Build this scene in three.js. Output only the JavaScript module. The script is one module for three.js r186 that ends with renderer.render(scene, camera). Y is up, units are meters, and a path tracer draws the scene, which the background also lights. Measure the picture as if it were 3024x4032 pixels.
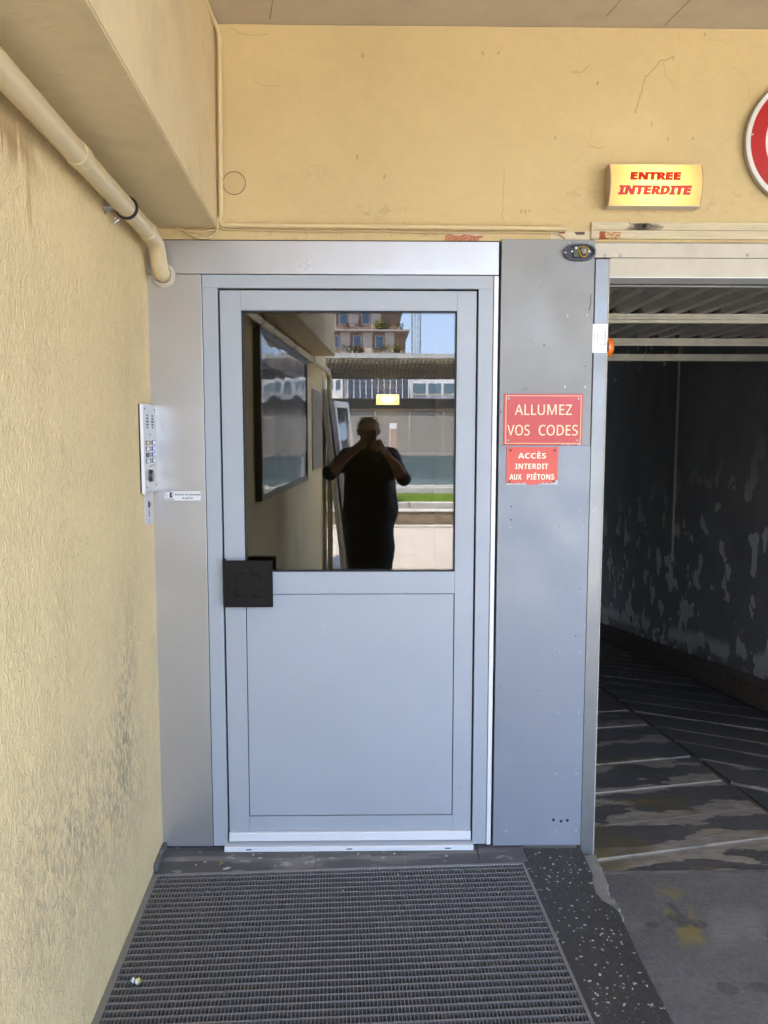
import * as THREE from 'three';
import { RoundedBoxGeometry } from 'three/addons/geometries/RoundedBoxGeometry.js';
import { MarchingCubes } from 'three/addons/objects/MarchingCubes.js';
import { mergeGeometries } from 'three/addons/utils/BufferGeometryUtils.js';
import { FontLoader } from 'three/addons/loaders/FontLoader.js';
import { TextGeometry } from 'three/addons/geometries/TextGeometry.js';

// ------------------------------------------------------------------ camera, sky, sun, exposure
const scene = new THREE.Scene();
const camera = new THREE.PerspectiveCamera(65.28, 768 / 1024, 0.004, 1500);
camera.position.set(0, 1.62, 3.0);
camera.rotation.order = 'YXZ';
camera.rotation.set(-0.09808, -0.01657, 0.00083);

const sunDir = new THREE.Vector3(-0.14, 1, -0.40).normalize();
{                                                        // clear summer sky: pale at the horizon, blue above, a glow round the sun
  const w = 512, h = 256, d = new Float32Array(w * h * 4);
  for (let j = 0; j < h; j++) for (let i = 0; i < w; i++) {
    const el = ((j + 0.5) / h - 0.5) * Math.PI, az = ((i + 0.5) / w - 0.5) * 2 * Math.PI, c = Math.cos(el), dir = [c * Math.cos(az), Math.sin(el), c * Math.sin(az)];
    const up = Math.max(0, dir[1]), t = Math.pow(1 - up, 2.2), mu = Math.max(0, dir[0] * sunDir.x + dir[1] * sunDir.y + dir[2] * sunDir.z), glow = 0.9 * Math.pow(mu, 10) + 0.25 * Math.pow(mu, 2);
    const k = (j * w + i) * 4, m = dir[1] < 0 ? 0.5 : 1;
    d[k] = m * (0.28 + 0.31 * t + 0.6 * glow); d[k + 1] = m * (0.425 + 0.35 * t + 0.58 * glow); d[k + 2] = m * (0.76 + 0.28 * t + 0.5 * glow); d[k + 3] = 1;
  }
  const t = new THREE.DataTexture(d, w, h, THREE.RGBAFormat, THREE.FloatType); t.mapping = THREE.EquirectangularReflectionMapping; t.magFilter = THREE.LinearFilter; t.needsUpdate = true;
  scene.background = t; scene.environment = t;
}

const sun = new THREE.DirectionalLight(new THREE.Color(1, 0.9, 0.77), 4.7);
sun.position.copy(sunDir).multiplyScalar(60);
sun.castShadow = true;
sun.shadow.mapSize.set(4096, 4096);
Object.assign(sun.shadow.camera, { left: -40, right: 40, top: 40, bottom: -40, near: 1, far: 200 });
scene.add(sun);

const renderer = new THREE.WebGLRenderer();
renderer.toneMapping = THREE.LinearToneMapping;
renderer.toneMappingExposure = 10.2;
renderer.shadowMap.enabled = true;

// ------------------------------------------------------------------ helpers
let seed = 12345;
function rnd() { seed = (seed * 1664525 + 1013904223) >>> 0; return seed / 4294967296; }
const rr = (a, b) => a + (b - a) * rnd();
const clamp = (x, a = 0, b = 1) => Math.min(b, Math.max(a, x));
const smooth = (a, b, x) => { const t = clamp((x - a) / (b - a)); return t * t * (3 - 2 * t); };
const TAB = new Float32Array(65536); for (let i = 0; i < 65536; i++) TAB[i] = rnd();
function vn(x, y, p = 256, s = 0) {                     // value noise, period p
  const xi = Math.floor(x), yi = Math.floor(y); let fx = x - xi, fy = y - yi;
  fx = fx * fx * (3 - 2 * fx); fy = fy * fy * (3 - 2 * fy);
  const m = (n) => ((n % p) + p) % p, x0 = (m(xi) + s * 37) & 255, x1 = (m(xi + 1) + s * 37) & 255, y0 = ((m(yi) + s * 91) & 255) << 8, y1 = ((m(yi + 1) + s * 91) & 255) << 8;
  const a = TAB[x0 + y0], b = TAB[x1 + y0], c = TAB[x0 + y1], d = TAB[x1 + y1];
  return a + (b - a) * fx + (c - a) * fy + (a - b - c + d) * fx * fy;
}
function fbm(x, y, oct = 4, p = 256, s = 0) { let v = 0, a = 0.5, t = 0; for (let o = 0; o < oct; o++) { v += a * vn(x, y, p, s + o); t += a; x *= 2; y *= 2; p = Math.min(256, p * 2); a *= 0.5; } return v / t; }
const ENC = new Uint8Array(4097); for (let i = 0; i <= 4096; i++) { const c = i / 4096; ENC[i] = Math.round(255 * (c <= 0.0031308 ? 12.92 * c : 1.055 * Math.pow(c, 1 / 2.4) - 0.055)); }
function mkTex(w, h, fn, { srgb = true, rx = 1, ry = 1, ox = 0, oy = 0, mirror = false } = {}) {   // fn(u, v, out): linear colour or height
  const d = new Uint8Array(w * h * 4), o = [0, 0, 0];
  for (let j = 0, k = 0; j < h; j++) for (let i = 0; i < w; i++, k += 4) {
    fn((i + 0.5) / w, (j + 0.5) / h, o);
    for (let c = 0; c < 3; c++) { const q = clamp(o[c]); d[k + c] = srgb ? ENC[(q * 4096) | 0] : q * 255; }
    d[k + 3] = 255;
  }
  const t = new THREE.DataTexture(d, w, h);
  t.wrapS = t.wrapT = mirror ? THREE.MirroredRepeatWrapping : THREE.RepeatWrapping; t.magFilter = THREE.LinearFilter; t.minFilter = THREE.LinearMipmapLinearFilter; t.generateMipmaps = true;
  if (srgb) t.colorSpace = THREE.SRGBColorSpace;
  t.repeat.set(rx, ry); t.offset.set(ox, oy); t.needsUpdate = true;
  return t;
}
function canvasTex(w, h, draw) { const c = document.createElement('canvas'); c.width = w; c.height = h; draw(c.getContext('2d'), w, h); const t = new THREE.CanvasTexture(c); t.colorSpace = THREE.SRGBColorSpace; return t; }
const lin = (r, g, b) => new THREE.Color().setRGB(r, g, b);
function mat(color, roughness = 0.8, metalness = 0, extra = {}) { return new THREE.MeshPhysicalMaterial({ color: Array.isArray(color) ? lin(...color) : color, roughness, metalness, ...extra }); }
function planarUV(g) {                                   // uv in metres by the dominant axis of the normal
  const p = g.attributes.position, n = g.attributes.normal, uv = new Float32Array(p.count * 2);
  for (let i = 0; i < p.count; i++) {
    const ax = Math.abs(n.getX(i)), ay = Math.abs(n.getY(i)), az = Math.abs(n.getZ(i));
    if (ax >= ay && ax >= az) { uv[2 * i] = p.getZ(i); uv[2 * i + 1] = p.getY(i); } else if (ay >= az) { uv[2 * i] = p.getX(i); uv[2 * i + 1] = p.getZ(i); } else { uv[2 * i] = p.getX(i); uv[2 * i + 1] = p.getY(i); }
  }
  g.setAttribute('uv', new THREE.BufferAttribute(uv, 2)); return g;
}
// box from corners, optionally with rounded edges
function bx(x0, x1, y0, y1, z0, z1, r = 0) {
  const w = x1 - x0, h = y1 - y0, d = z1 - z0;
  const g = r > 0 ? new RoundedBoxGeometry(w, h, d, 2, Math.min(r, w / 2.05, h / 2.05, d / 2.05)) : new THREE.BoxGeometry(w, h, d);
  g.translate((x0 + x1) / 2, (y0 + y1) / 2, (z0 + z1) / 2);
  return planarUV(g);
}
const clean = (g) => { const o = g.index ? g.toNonIndexed() : g; for (const k of Object.keys(o.attributes)) if (!['position', 'normal', 'uv'].includes(k)) o.deleteAttribute(k); if (!o.attributes.uv) planarUV(o); return o; };
const merge = (list) => list.length === 1 ? list[0] : mergeGeometries(list.map(clean));
function cyl(r, a, b, seg = 20, r2 = r) {                // cylinder from point a to point b
  const A = new THREE.Vector3(...a), B = new THREE.Vector3(...b), d = B.clone().sub(A), g = new THREE.CylinderGeometry(r2, r, d.length(), seg);
  g.applyQuaternion(new THREE.Quaternion().setFromUnitVectors(new THREE.Vector3(0, 1, 0), d.clone().normalize()));
  g.translate(...A.clone().add(B).multiplyScalar(0.5).toArray()); return g;
}
function tube(pts, r, seg = 40, rad = 12) { return new THREE.TubeGeometry(new THREE.CatmullRomCurve3(pts.map((p) => new THREE.Vector3(...p)), false, 'centripetal'), seg, r, rad); }
const taken = {};
function uniq(name) { const n = taken[name] = (taken[name] ?? -1) + 1; return n ? name + '_' + String(n).padStart(3, '0') : name; }
function thing(name, label, category, pos = [0, 0, 0], turn = 0, group) {
  const o = new THREE.Group(); o.name = uniq(name); o.position.set(...pos); o.rotation.y = turn; scene.add(o);
  o.userData = { label, category }; if (group) o.userData.group = group; return o;
}
function part(name, g, m, parent) { const o = new THREE.Mesh(Array.isArray(g) ? merge(g) : g, m); o.name = name; parent.add(o); return o; }
function solo(name, g, m, label, category, group) { const o = new THREE.Mesh(Array.isArray(g) ? merge(g) : g, m); o.name = uniq(name); o.userData = { label, category }; if (group) o.userData.group = group; scene.add(o); return o; }
function struct(name, g, m) { const o = new THREE.Mesh(Array.isArray(g) ? merge(g) : g, m); o.name = uniq(name); o.userData = { kind: 'structure' }; scene.add(o); return o; }
function structGroup(name, pos = [0, 0, 0], turn = 0) { const o = new THREE.Group(); o.name = uniq(name); o.userData = { kind: 'structure' }; o.position.set(...pos); o.rotation.y = turn; scene.add(o); return o; }
function poly(points, y0, y1, hole) {                    // ground polygon [x, z] with thickness
  const s = new THREE.Shape(points.map(([x, z]) => new THREE.Vector2(x, -z)));
  if (hole) s.holes.push(new THREE.Path(hole.map(([x, z]) => new THREE.Vector2(x, -z))));
  const g = new THREE.ExtrudeGeometry(s, { depth: y1 - y0, bevelEnabled: false }); g.rotateX(-Math.PI / 2); g.translate(0, y0, 0); return planarUV(g);
}
// raster marks on a scalar field (metres to pixels by caller)
function field(w, h) { return { w, h, d: new Float32Array(w * h) }; }
function stroke(f, pts, width, val, jitter = 0) {
  for (let s = 0; s + 1 < pts.length; s++) {
    const [ax, ay] = pts[s], [bxx, by] = pts[s + 1], n = Math.max(2, Math.ceil(Math.hypot(bxx - ax, by - ay)));
    for (let k = 0; k <= n; k++) {
      const t = k / n, cx = ax + (bxx - ax) * t + (jitter ? (vn(t * n * 0.12, s * 7.3, 256, 3) - 0.5) * jitter : 0), cy = ay + (by - ay) * t + (jitter ? (vn(t * n * 0.12, s * 5.1 + 40, 256, 4) - 0.5) * jitter : 0), R = Math.ceil(width);
      for (let y = Math.floor(cy - R); y <= cy + R; y++) for (let x = Math.floor(cx - R); x <= cx + R; x++) {
        const q = Math.hypot(x - cx, y - cy) / width; if (q >= 1) continue;
        const xi = ((x % f.w) + f.w) % f.w, yi = ((y % f.h) + f.h) % f.h, i = yi * f.w + xi, v = val * (1 - q * q);
        if (Math.abs(v) > Math.abs(f.d[i])) f.d[i] = v;
      }
    }
  }
}
const at = (f, u, v) => f.d[Math.min(f.h - 1, (v * f.h) | 0) * f.w + Math.min(f.w - 1, (u * f.w) | 0)];
const TH = Math.atan(0.045);                             // the side wall and the grate stand 2.6 degrees off the door's normal
const font = await new FontLoader().loadAsync('fonts/droid/droid_sans_bold.typeface.json');

// ------------------------------------------------------------------ materials
const WT = 3.3;                                          // metres covered by the roughcast map
const strokes = field(1024, 1024);
for (let i = 0; i < 8200; i++) {
  const x = rr(0, 1024), y = rr(0, 1024), a = Math.PI / 2 + rr(-0.5, 0.5) * (rnd() < 0.25 ? 2.5 : 1), l = rr(10, 46), c = rr(-0.5, 0.5);
  stroke(strokes, [[x, y], [x + Math.cos(a) * l * 0.5, y + Math.sin(a) * l * 0.5], [x + Math.cos(a + c) * l, y + Math.sin(a + c) * l]], rr(1.7, 3.6), rr(0.35, 1));
}
const roughBump = mkTex(1024, 1024, (u, v, o) => { const h = 0.25 * fbm(u * 32, v * 32, 3, 32, 5) + 0.75 * at(strokes, u, v) * (0.5 + 0.5 * fbm(u * 8, v * 8, 2, 8, 9)); o[0] = o[1] = o[2] = h; }, { srgb: false, rx: 1 / 0.75, ry: 1 / 0.75 });
const dirtSpots = [[0.50, 0.72, 0.13, 0.26, 0.8], [0.62, 0.52, 0.22, 0.2, 0.75], [0.38, 0.98, 0.14, 0.22, 0.4], [0.92, 0.64, 0.24, 0.18, 0.6], [1.16, 0.5, 0.26, 0.2, 0.65], [0.06, 0.75, 0.05, 0.12, 0.5], [1.32, 0.75, 0.2, 0.2, 0.4], [0.3, 0.45, 0.2, 0.25, 0.3], [0.75, 0.3, 0.35, 0.2, 0.3], [0.3, 1.5, 0.15, 0.3, 0.16], [0.12, 1.95, 0.1, 0.2, 0.3], [2.2, 0.6, 0.5, 0.3, 0.4]];
const roughMap = mkTex(1536, 1536, (u, v, o) => {
  const z = u * WT, y = v * WT, m = fbm(z * 3, y * 3, 4, 256, 1), f = fbm(z * 90, y * 55, 3, 256, 2), s = at(strokes, (z / 0.75) % 1, (y / 0.75) % 1);
  let dirt = 0; for (const [cz, cy, rz, ry, a] of dirtSpots) { const q = ((z - cz) / rz) ** 2 + ((y - cy) / ry) ** 2; if (q < 4) dirt += a * Math.exp(-q); }
  dirt *= smooth(0.34, 0.66, 0.75 * f + 0.25 * fbm(z * 14, y * 9, 3, 256, 7)) * (1 - 0.65 * s);
  const streak = smooth(0.62, 0.8, fbm(z * 10, y * 1.1, 3, 256, 12)) * 0.1;
  const k = 0.88 + 0.12 * (m - 0.5) + 0.06 * (f - 0.5) + 0.14 * s - streak * 0.3;
  o[0] = 0.86 * k; o[1] = 0.68 * k; o[2] = 0.365 * k;
  const rust = 0.8 * Math.exp(-(((z - 1.24) / 0.16) ** 2 + ((y - 2.235) / 0.05) ** 2)) * smooth(0.42, 0.62, fbm(z * 26, y * 7, 4, 256, 21)) + 0.6 * Math.exp(-(((z - 1.12) / 0.05) ** 2 + ((y - 2.14) / 0.08) ** 2)) * smooth(0.5, 0.62, fbm(z * 40, y * 9, 3, 256, 22));
  const d = clamp(dirt * 0.75), r = clamp(rust);
  o[0] += (0.30 - o[0]) * d; o[1] += (0.235 - o[1]) * d; o[2] += (0.16 - o[2]) * d;
  o[0] += (0.33 - o[0]) * r; o[1] += (0.19 - o[1]) * r; o[2] += (0.07 - o[2]) * r;
}, { rx: 1 / WT, ry: 1 / WT });
const M = {};
M.rough = mat([1, 1, 1], 0.9, 0, { map: roughMap, bumpMap: roughBump, bumpScale: 0.0058 });

// smooth yellow render above the door: u over x in [-1, 3], v over y in [2.2, 3.2]
const cracks = field(2048, 512), PX = (x, y) => [(x + 1) / 4 * 2048, (y - 2.2) * 512];
const crack = (pts, w = 1.3, v = 0.8, j = 3) => stroke(cracks, pts.map(([x, y]) => PX(x, y)), w, v, j);
crack([[1.092, 2.97], [1.045, 2.955], [0.991, 2.901], [0.966, 2.806], [0.959, 2.789]], 1.5, 0.9); crack([[1.052, 2.949], [1.063, 2.908], [1.092, 2.879]], 1.2, 0.6);
crack([[0.721, 2.912], [0.767, 2.917], [0.788, 2.941]], 1.3, 0.7); crack([[0.484, 2.57], [0.48, 2.419], [0.49, 2.376]], 1.2, 0.6); crack([[0.792, 2.656], [0.849, 2.652]], 1.2, 0.6); crack([[0.80, 2.72], [0.792, 2.656]], 1.1, 0.4);
crack([[0.88, 2.64], [0.85, 2.55], [0.9, 2.42]], 1.1, 0.4); crack([[-0.42, 2.87], [-0.38, 2.86], [-0.32, 2.86]], 1.2, 0.5); crack([[1.3, 2.94], [1.36, 2.9], [1.38, 2.8]], 1.1, 0.4); crack([[-0.2, 2.52], [-0.19, 2.58], [-0.16, 2.6]], 1.1, 0.3);
crack([[0.45, 2.66], [0.6, 2.655]], 1, 0.25); crack([[1.25, 2.66], [1.34, 2.7], [1.36, 2.78]], 1, 0.35); crack([[0.66, 2.44], [0.72, 2.42], [0.75, 2.46]], 1, 0.4); crack([[-0.5, 3.05], [-0.44, 3.03], [-0.36, 3.04]], 1.2, 0.6, 5);
for (const [x, y] of [[0.959, 2.786], [1.08, 2.69], [1.02, 2.74], [0.67, 2.69], [0.40, 2.98], [0.46, 2.98], [-0.03, 2.97], [1.09, 2.97], [1.17, 2.69], [0.82, 2.88], [0.55, 2.43], [0.565, 2.43], [0.58, 2.43], [1.2, 3.05], [-0.05, 2.62], [0.05, 2.55]]) stroke(cracks, [PX(x, y), PX(x + rr(-0.004, 0.004), y - rr(0.003, 0.012))], rr(1.5, 2.6), 1);
for (let i = 0; i < 90; i++) { const x = rr(-0.55, 1.6), y = rr(2.34, 3.05); stroke(cracks, [PX(x, y), PX(x + rr(-0.006, 0.006), y + rr(-0.006, 0.006))], rr(0.8, 1.4), rr(0.15, 0.45)); }
const paintField = (u, v, o) => {
  const x = u * 4 - 1, y = v + 2.2, m = fbm(x * 2.2, y * 2.2, 4, 256, 31), f = fbm(x * 30, y * 30, 3, 256, 32), scuff = smooth(0.5, 0.72, fbm(x * 4, y * 14, 4, 256, 33)) * smooth(2.75, 2.4, y) * smooth(0.55, 0.75, fbm(x * 55, y * 70, 2, 256, 34));
  const k = 0.96 + 0.22 * (m - 0.5) + 0.07 * (f - 0.5) - 0.14 * scuff;
  o[0] = 0.60 * k; o[1] = 0.455 * k; o[2] = 0.222 * k;
  const c = 0.55 * at(cracks, u, v); o[0] += (0.16 - o[0]) * c; o[1] += (0.11 - o[1]) * c; o[2] += (0.06 - o[2]) * c;
};
const yellowMap = mkTex(2048, 512, paintField, { rx: 0.25, ry: 1, ox: 0.25, oy: -2.2 });
const yellowBump = mkTex(1024, 1024, (u, v, o) => { o[0] = o[1] = o[2] = 0.55 * fbm(u * 24, v * 24, 5, 32, 41) + 0.3 * fbm(u * 8, v * 8, 3, 8, 44) + 0.15 * smooth(0.6, 0.8, fbm(u * 40, v * 90, 2, 256, 42)); }, { srgb: false, rx: 0.9, ry: 0.9 });
M.yellow = mat([1, 1, 1], 0.75, 0, { map: yellowMap, bumpMap: yellowBump, bumpScale: 0.0035 });
const dirtyPaint = (r, g, b, amt, sd, sc = 1) => mkTex(512, 512, (u, v, o) => { const m = fbm(u * 8, v * 8, 5, 8, sd), f = fbm(u * 64, v * 64, 2, 64, sd + 3), d = smooth(0.55, 0.8, fbm(u * 16, v * 16, 4, 16, sd + 6)) * amt, k = 1 + amt * (m - 0.5) + 0.06 * (f - 0.5) - d * 0.5; o[0] = r * k; o[1] = g * k; o[2] = b * k; }, { rx: sc, ry: sc });
M.beamSide = mat([1, 1, 1], 0.8, 0, { map: dirtyPaint(0.64, 0.515, 0.30, 0.14, 51, 0.5), bumpMap: yellowBump, bumpScale: 0.003 });
M.beamUnder = M.beamSide;
M.ceiling = mat([1, 1, 1], 0.85, 0, { map: dirtyPaint(0.52, 0.44, 0.33, 0.16, 59, 0.4), bumpMap: yellowBump, bumpScale: 0.002 });
M.pipe = mat([1, 1, 1], 0.32, 0, { map: dirtyPaint(0.60, 0.49, 0.29, 0.16, 63, 1.5) });
M.conduit = mat([1, 1, 1], 0.6, 0, { map: dirtyPaint(0.62, 0.48, 0.26, 0.25, 66, 3) });
M.cable = mat([0.5, 0.38, 0.2], 0.6);
// door metals
const scuffs = field(512, 1024);
for (let i = 0; i < 130; i++) { const x = rr(0, 512), y = rr(0, 1024), a = rr(0, 6.28), l = rr(1, 9); stroke(scuffs, [[x, y], [x + Math.cos(a) * l, y + Math.sin(a) * l]], rr(0.9, 1.8), rr(-0.7, 1)); }
const metalRough = mkTex(512, 1024, (u, v, o) => { o[0] = o[1] = o[2] = 0.55 + 0.6 * fbm(u * 8, v * 16, 5, 8, 71) - 0.1 * Math.abs(at(scuffs, u, v)); }, { srgb: false, rx: 1, ry: 0.5 });
const metalMap = (r, g, b, amt, sd) => mkTex(512, 1024, (u, v, o) => { const k = 1 + amt * (fbm(u * 4, v * 8, 4, 4, sd) - 0.5), s = at(scuffs, u, v) * amt * 2.2; o[0] = r * k * (1 - s); o[1] = g * k * (1 - s); o[2] = b * k * (1 - s); }, { rx: 1, ry: 0.5 });
M.doorGrey = mat([1, 1, 1], 0.58, 0.08, { map: metalMap(0.375, 0.405, 0.445, 0.09, 72), roughnessMap: metalRough });
M.alu = mat([1, 1, 1], 0.42, 0.7, { map: metalMap(0.50, 0.495, 0.50, 0.06, 73), roughnessMap: metalRough });
M.aluWhite = mat([0.78, 0.78, 0.79], 0.4, 0.1);
M.pillarUp = mat([1, 1, 1], 0.55, 0.1, { map: metalMap(0.258, 0.256, 0.246, 0.22, 75), roughnessMap: metalRough });
M.pillarLow = mat([1, 1, 1], 0.5, 0.1, { map: metalMap(0.236, 0.26, 0.298, 0.14, 76), roughnessMap: metalRough });
M.galva = mat([1, 1, 1], 0.45, 0.5, { map: metalMap(0.235, 0.24, 0.243, 0.25, 77), roughnessMap: metalRough });
M.offwhite = mat([1, 1, 1], 0.6, 0.05, { map: dirtyPaint(0.52, 0.47, 0.38, 0.16, 80, 0.8) });
M.groove = mat([0.012, 0.012, 0.015], 0.8);
M.rubber = mat([0.015, 0.015, 0.017], 0.6);
M.screw = mat([0.3, 0.29, 0.27], 0.4, 0.8);
M.darkScrew = mat([0.05, 0.045, 0.04], 0.5, 0.6);
M.steel = mat([0.55, 0.54, 0.52], 0.3, 0.9);
M.plate = mat([0.014, 0.012, 0.011], 0.65, 0, { specularIntensity: 0.3 });
M.glass = mat([1, 1, 1], 0, 0, { transmission: 1, thickness: 0, ior: 1.58 });
M.tintedGlass = mat([0.3, 0.31, 0.31], 0, 0, { transmission: 1, thickness: 0, ior: 1.58 });
M.hall = mat([0.3, 0.26, 0.2], 0.8);
M.core = mat([0.25, 0.22, 0.18], 0.9);
M.black = mat([0.01, 0.01, 0.011], 0.6);
// ground
const terra = field(1024, 1024), chips = canvasTex(1024, 1024, (g) => {
  g.fillStyle = '#3b3936'; g.fillRect(0, 0, 1024, 1024);
  for (let i = 0; i < 260; i++) { g.fillStyle = `rgba(${rr(90, 140)},${rr(85, 130)},${rr(75, 118)},${rr(0.02, 0.07)})`; g.beginPath(); g.ellipse(rr(0, 1024), rr(0, 1024), rr(10, 90), rr(5, 40), rr(0, 3), 0, 7); g.fill(); }
  for (let i = 0; i < 60000; i++) { const q = 34 + rnd() * 40; g.fillStyle = `rgba(${q + 2},${q},${q - 3},0.5)`; g.fillRect(rr(0, 1024), rr(0, 1024), rr(1, 3), rr(1, 3)); }
  for (let i = 0; i < 1300; i++) {
    const big = rnd() < 0.22, r = big ? rr(6, 13) : rr(1.5, 4.5), x = rr(10, 1014), y = rr(10, 1014), a = rr(0, 3.14), q = rr(140, 215), n = 5 + (rnd() * 3 | 0), ph = rr(0, 6);
    g.fillStyle = `rgba(${q},${q - 6},${q - 30 * rnd()},${big ? 0.95 : 0.7})`; g.beginPath();
    for (let k = 0; k < n; k++) { const t = ph + k / n * 6.283, s = r * rr(0.6, 1.15), px = Math.cos(t) * s, py = Math.sin(t) * s * 0.6; g.lineTo(x + px * Math.cos(a) - py * Math.sin(a), y + px * Math.sin(a) + py * Math.cos(a)); }
    g.fill();
  }
  for (let i = 0; i < 40; i++) { const x = rr(0, 1024), y = rr(0, 1024), l = rr(20, 90), a = rr(0, 3); g.strokeStyle = `rgba(150,145,138,${rr(0.05, 0.18)})`; g.lineWidth = rr(1, 2.5); g.beginPath(); g.moveTo(x, y); g.lineTo(x + Math.cos(a) * l, y + Math.sin(a) * l); g.stroke(); }
});
chips.wrapS = chips.wrapT = THREE.RepeatWrapping; chips.repeat.set(1 / 0.62, 1 / 0.62);
M.terrazzo = mat([1, 1, 1], 0.58, 0, { map: chips, bumpMap: yellowBump, bumpScale: 0.001 });
const stoneMap = mkTex(1024, 512, (u, v, o) => {
  const m = fbm(u * 10, v * 5, 5, 256, 91), s = smooth(0.52, 0.75, fbm(u * 6, v * 26, 4, 256, 93)), worn = smooth(0.6, 0.72, fbm(u * 7 + 3, v * 6, 4, 256, 95));
  const scr = smooth(0.7, 0.78, fbm(u * 40 + v * 14, v * 30 - u * 9, 3, 256, 96)); let k = 0.05 + 0.08 * m + 0.09 * s + 0.14 * scr; o[0] = k * 1.08 + 0.1 * worn; o[1] = k + 0.08 * worn; o[2] = k * 0.95 + 0.065 * worn;
}, { rx: 0.5, ry: 1 });
M.stone = mat([1, 1, 1], 0.65, 0, { map: stoneMap, bumpMap: yellowBump, bumpScale: 0.004 });
M.mortar = mat([1, 1, 1], 0.9, 0, { map: dirtyPaint(0.24, 0.22, 0.19, 0.5, 97, 2) });
const asphaltFn = (x, z, o) => {
  const m = fbm(x * 2.5, z * 2.5, 5, 256, 101), f = fbm(x * 90, z * 90, 2, 256, 102), s = smooth(0.5, 0.75, fbm(x * 5 + z * 2, z * 3, 4, 256, 104)), blot = smooth(0.74, 0.8, fbm(x * 9, z * 9, 2, 256, 107));
  const k = 0.13 + 0.08 * (m - 0.4) + 0.05 * (f - 0.5) + 0.05 * s - 0.04 * blot; o[0] = k * 1.1; o[1] = k; o[2] = k * 0.9;
  // worn yellow road paint
  const d = Math.abs((x - 1.115) - 0.12 * (0.28 - z)) , on = smooth(0.07, 0.035, d) * smooth(0.06, 0.2, z) * smooth(0.48, 0.4, z) * smooth(0.4, 0.6, fbm(x * 22, z * 16, 4, 256, 110));
  o[0] += (0.28 - o[0]) * on * 0.6; o[1] += (0.2 - o[1]) * on * 0.6; o[2] += (0.035 - o[2]) * on * 0.6;
  if (vn(x * 170, z * 170, 256, 8) > 0.985) { o[0] = o[1] = o[2] = 0.35; }
};
M.asphalt = mat([1, 1, 1], 0.75, 0, { map: mkTex(1024, 1024, (u, v, o) => asphaltFn(u * 3, v * 3, o), { rx: 1 / 3, ry: 1 / 3 }), bumpMap: yellowBump, bumpScale: 0.003 });
const pavingMap = mkTex(512, 512, (u, v, o) => { const k = 0.42 + 0.12 * (fbm(u * 8, v * 8, 5, 8, 121) - 0.5) + 0.08 * (fbm(u * 64, v * 64, 2, 64, 123) - 0.5); o[0] = k * 1.12; o[1] = k * 0.99; o[2] = k * 0.82; }, { rx: 0.5, ry: 0.5 });
M.paving = mat([1, 1, 1], 0.85, 0, { map: pavingMap });
M.ground = mat([1, 1, 1], 0.9, 0, { map: dirtyPaint(0.36, 0.32, 0.27, 0.2, 125, 0.1) });
M.grate = mat([0.27, 0.245, 0.228], 0.42, 0.5);
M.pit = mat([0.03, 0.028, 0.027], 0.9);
M.concrete = mat([1, 1, 1], 0.85, 0, { map: dirtyPaint(0.5, 0.48, 0.44, 0.2, 131, 0.6) });

// ------------------------------------------------------------------ ground
struct('ground', poly([[-400, 3.2], [400, 3.2], [400, 420], [-400, 420]], -0.3, -0.03), M.ground);
// landing in front of the door, with the well of the foot grate left open
const GW = 1.387, GL = 1.24, gx = (a, b) => [-0.806 + a * Math.cos(TH) + b * Math.sin(TH), 0.18 - a * Math.sin(TH) + b * Math.cos(TH)];
struct('pavement', poly([[-1.3, gx(0, GL)[1]], gx(0, GL), gx(GW, GL), [0.834, 1.33], [0.834, 3.25], [-1.3, 3.25]], -0.3, 0), M.paving);
const curb = [gx(GW, GL), gx(GW, 0), [0.60, 0.13], [0.60, 0.02], [0.822, 0.02], [0.819, 0.205], [0.803, 0.25], [0.797, 0.33], [0.806, 0.37], [0.832, 0.41], [0.842, 0.44], [0.838, 0.55], [0.834, 0.676], [0.833, 0.958], [0.834, 1.33]];
struct('terrazzo_surround', poly(curb, -0.3, 0.0005), M.terrazzo);
// mortar bed under the corner where the terrazzo has broken off
{ const base = [[0.74, 0.05], [0.875, 0.03], [0.872, 0.2], [0.85, 0.3], [0.862, 0.36], [0.858, 0.44], [0.835, 0.47], [0.79, 0.4]], q = []; base.forEach((p, i) => { const n = base[(i + 1) % base.length]; for (let k = 0; k < 9; k++) { const t = k / 9; q.push([p[0] + (n[0] - p[0]) * t + rr(-0.006, 0.006), p[1] + (n[1] - p[1]) * t + rr(-0.006, 0.006)]); } }); struct('broken_mortar_edge', poly(q, -0.3, -0.022), M.mortar); }
const step = structGroup('doorstep');
const slabXs = [-0.815, -0.21, 0.13, 0.415, 0.598];
for (let i = 0; i < 4; i++) {
  const a = slabXs[i] + 0.0015, b = slabXs[i + 1] - 0.0015, f = (x) => gx((x + 0.806), 0)[1] - 0.002;
  part('stone_slab', poly([[a, -0.03], [b, -0.03], [b, f(b)], [a, f(a)]], -0.25, -0.002 + 0.0012 * (i % 2)), M.stone, step);
}
part('joint_mortar', poly([[-0.815, -0.03], [0.6, -0.03], [0.6, 0.12], [-0.815, 0.172]], -0.26, -0.006), M.mortar, step);
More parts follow.
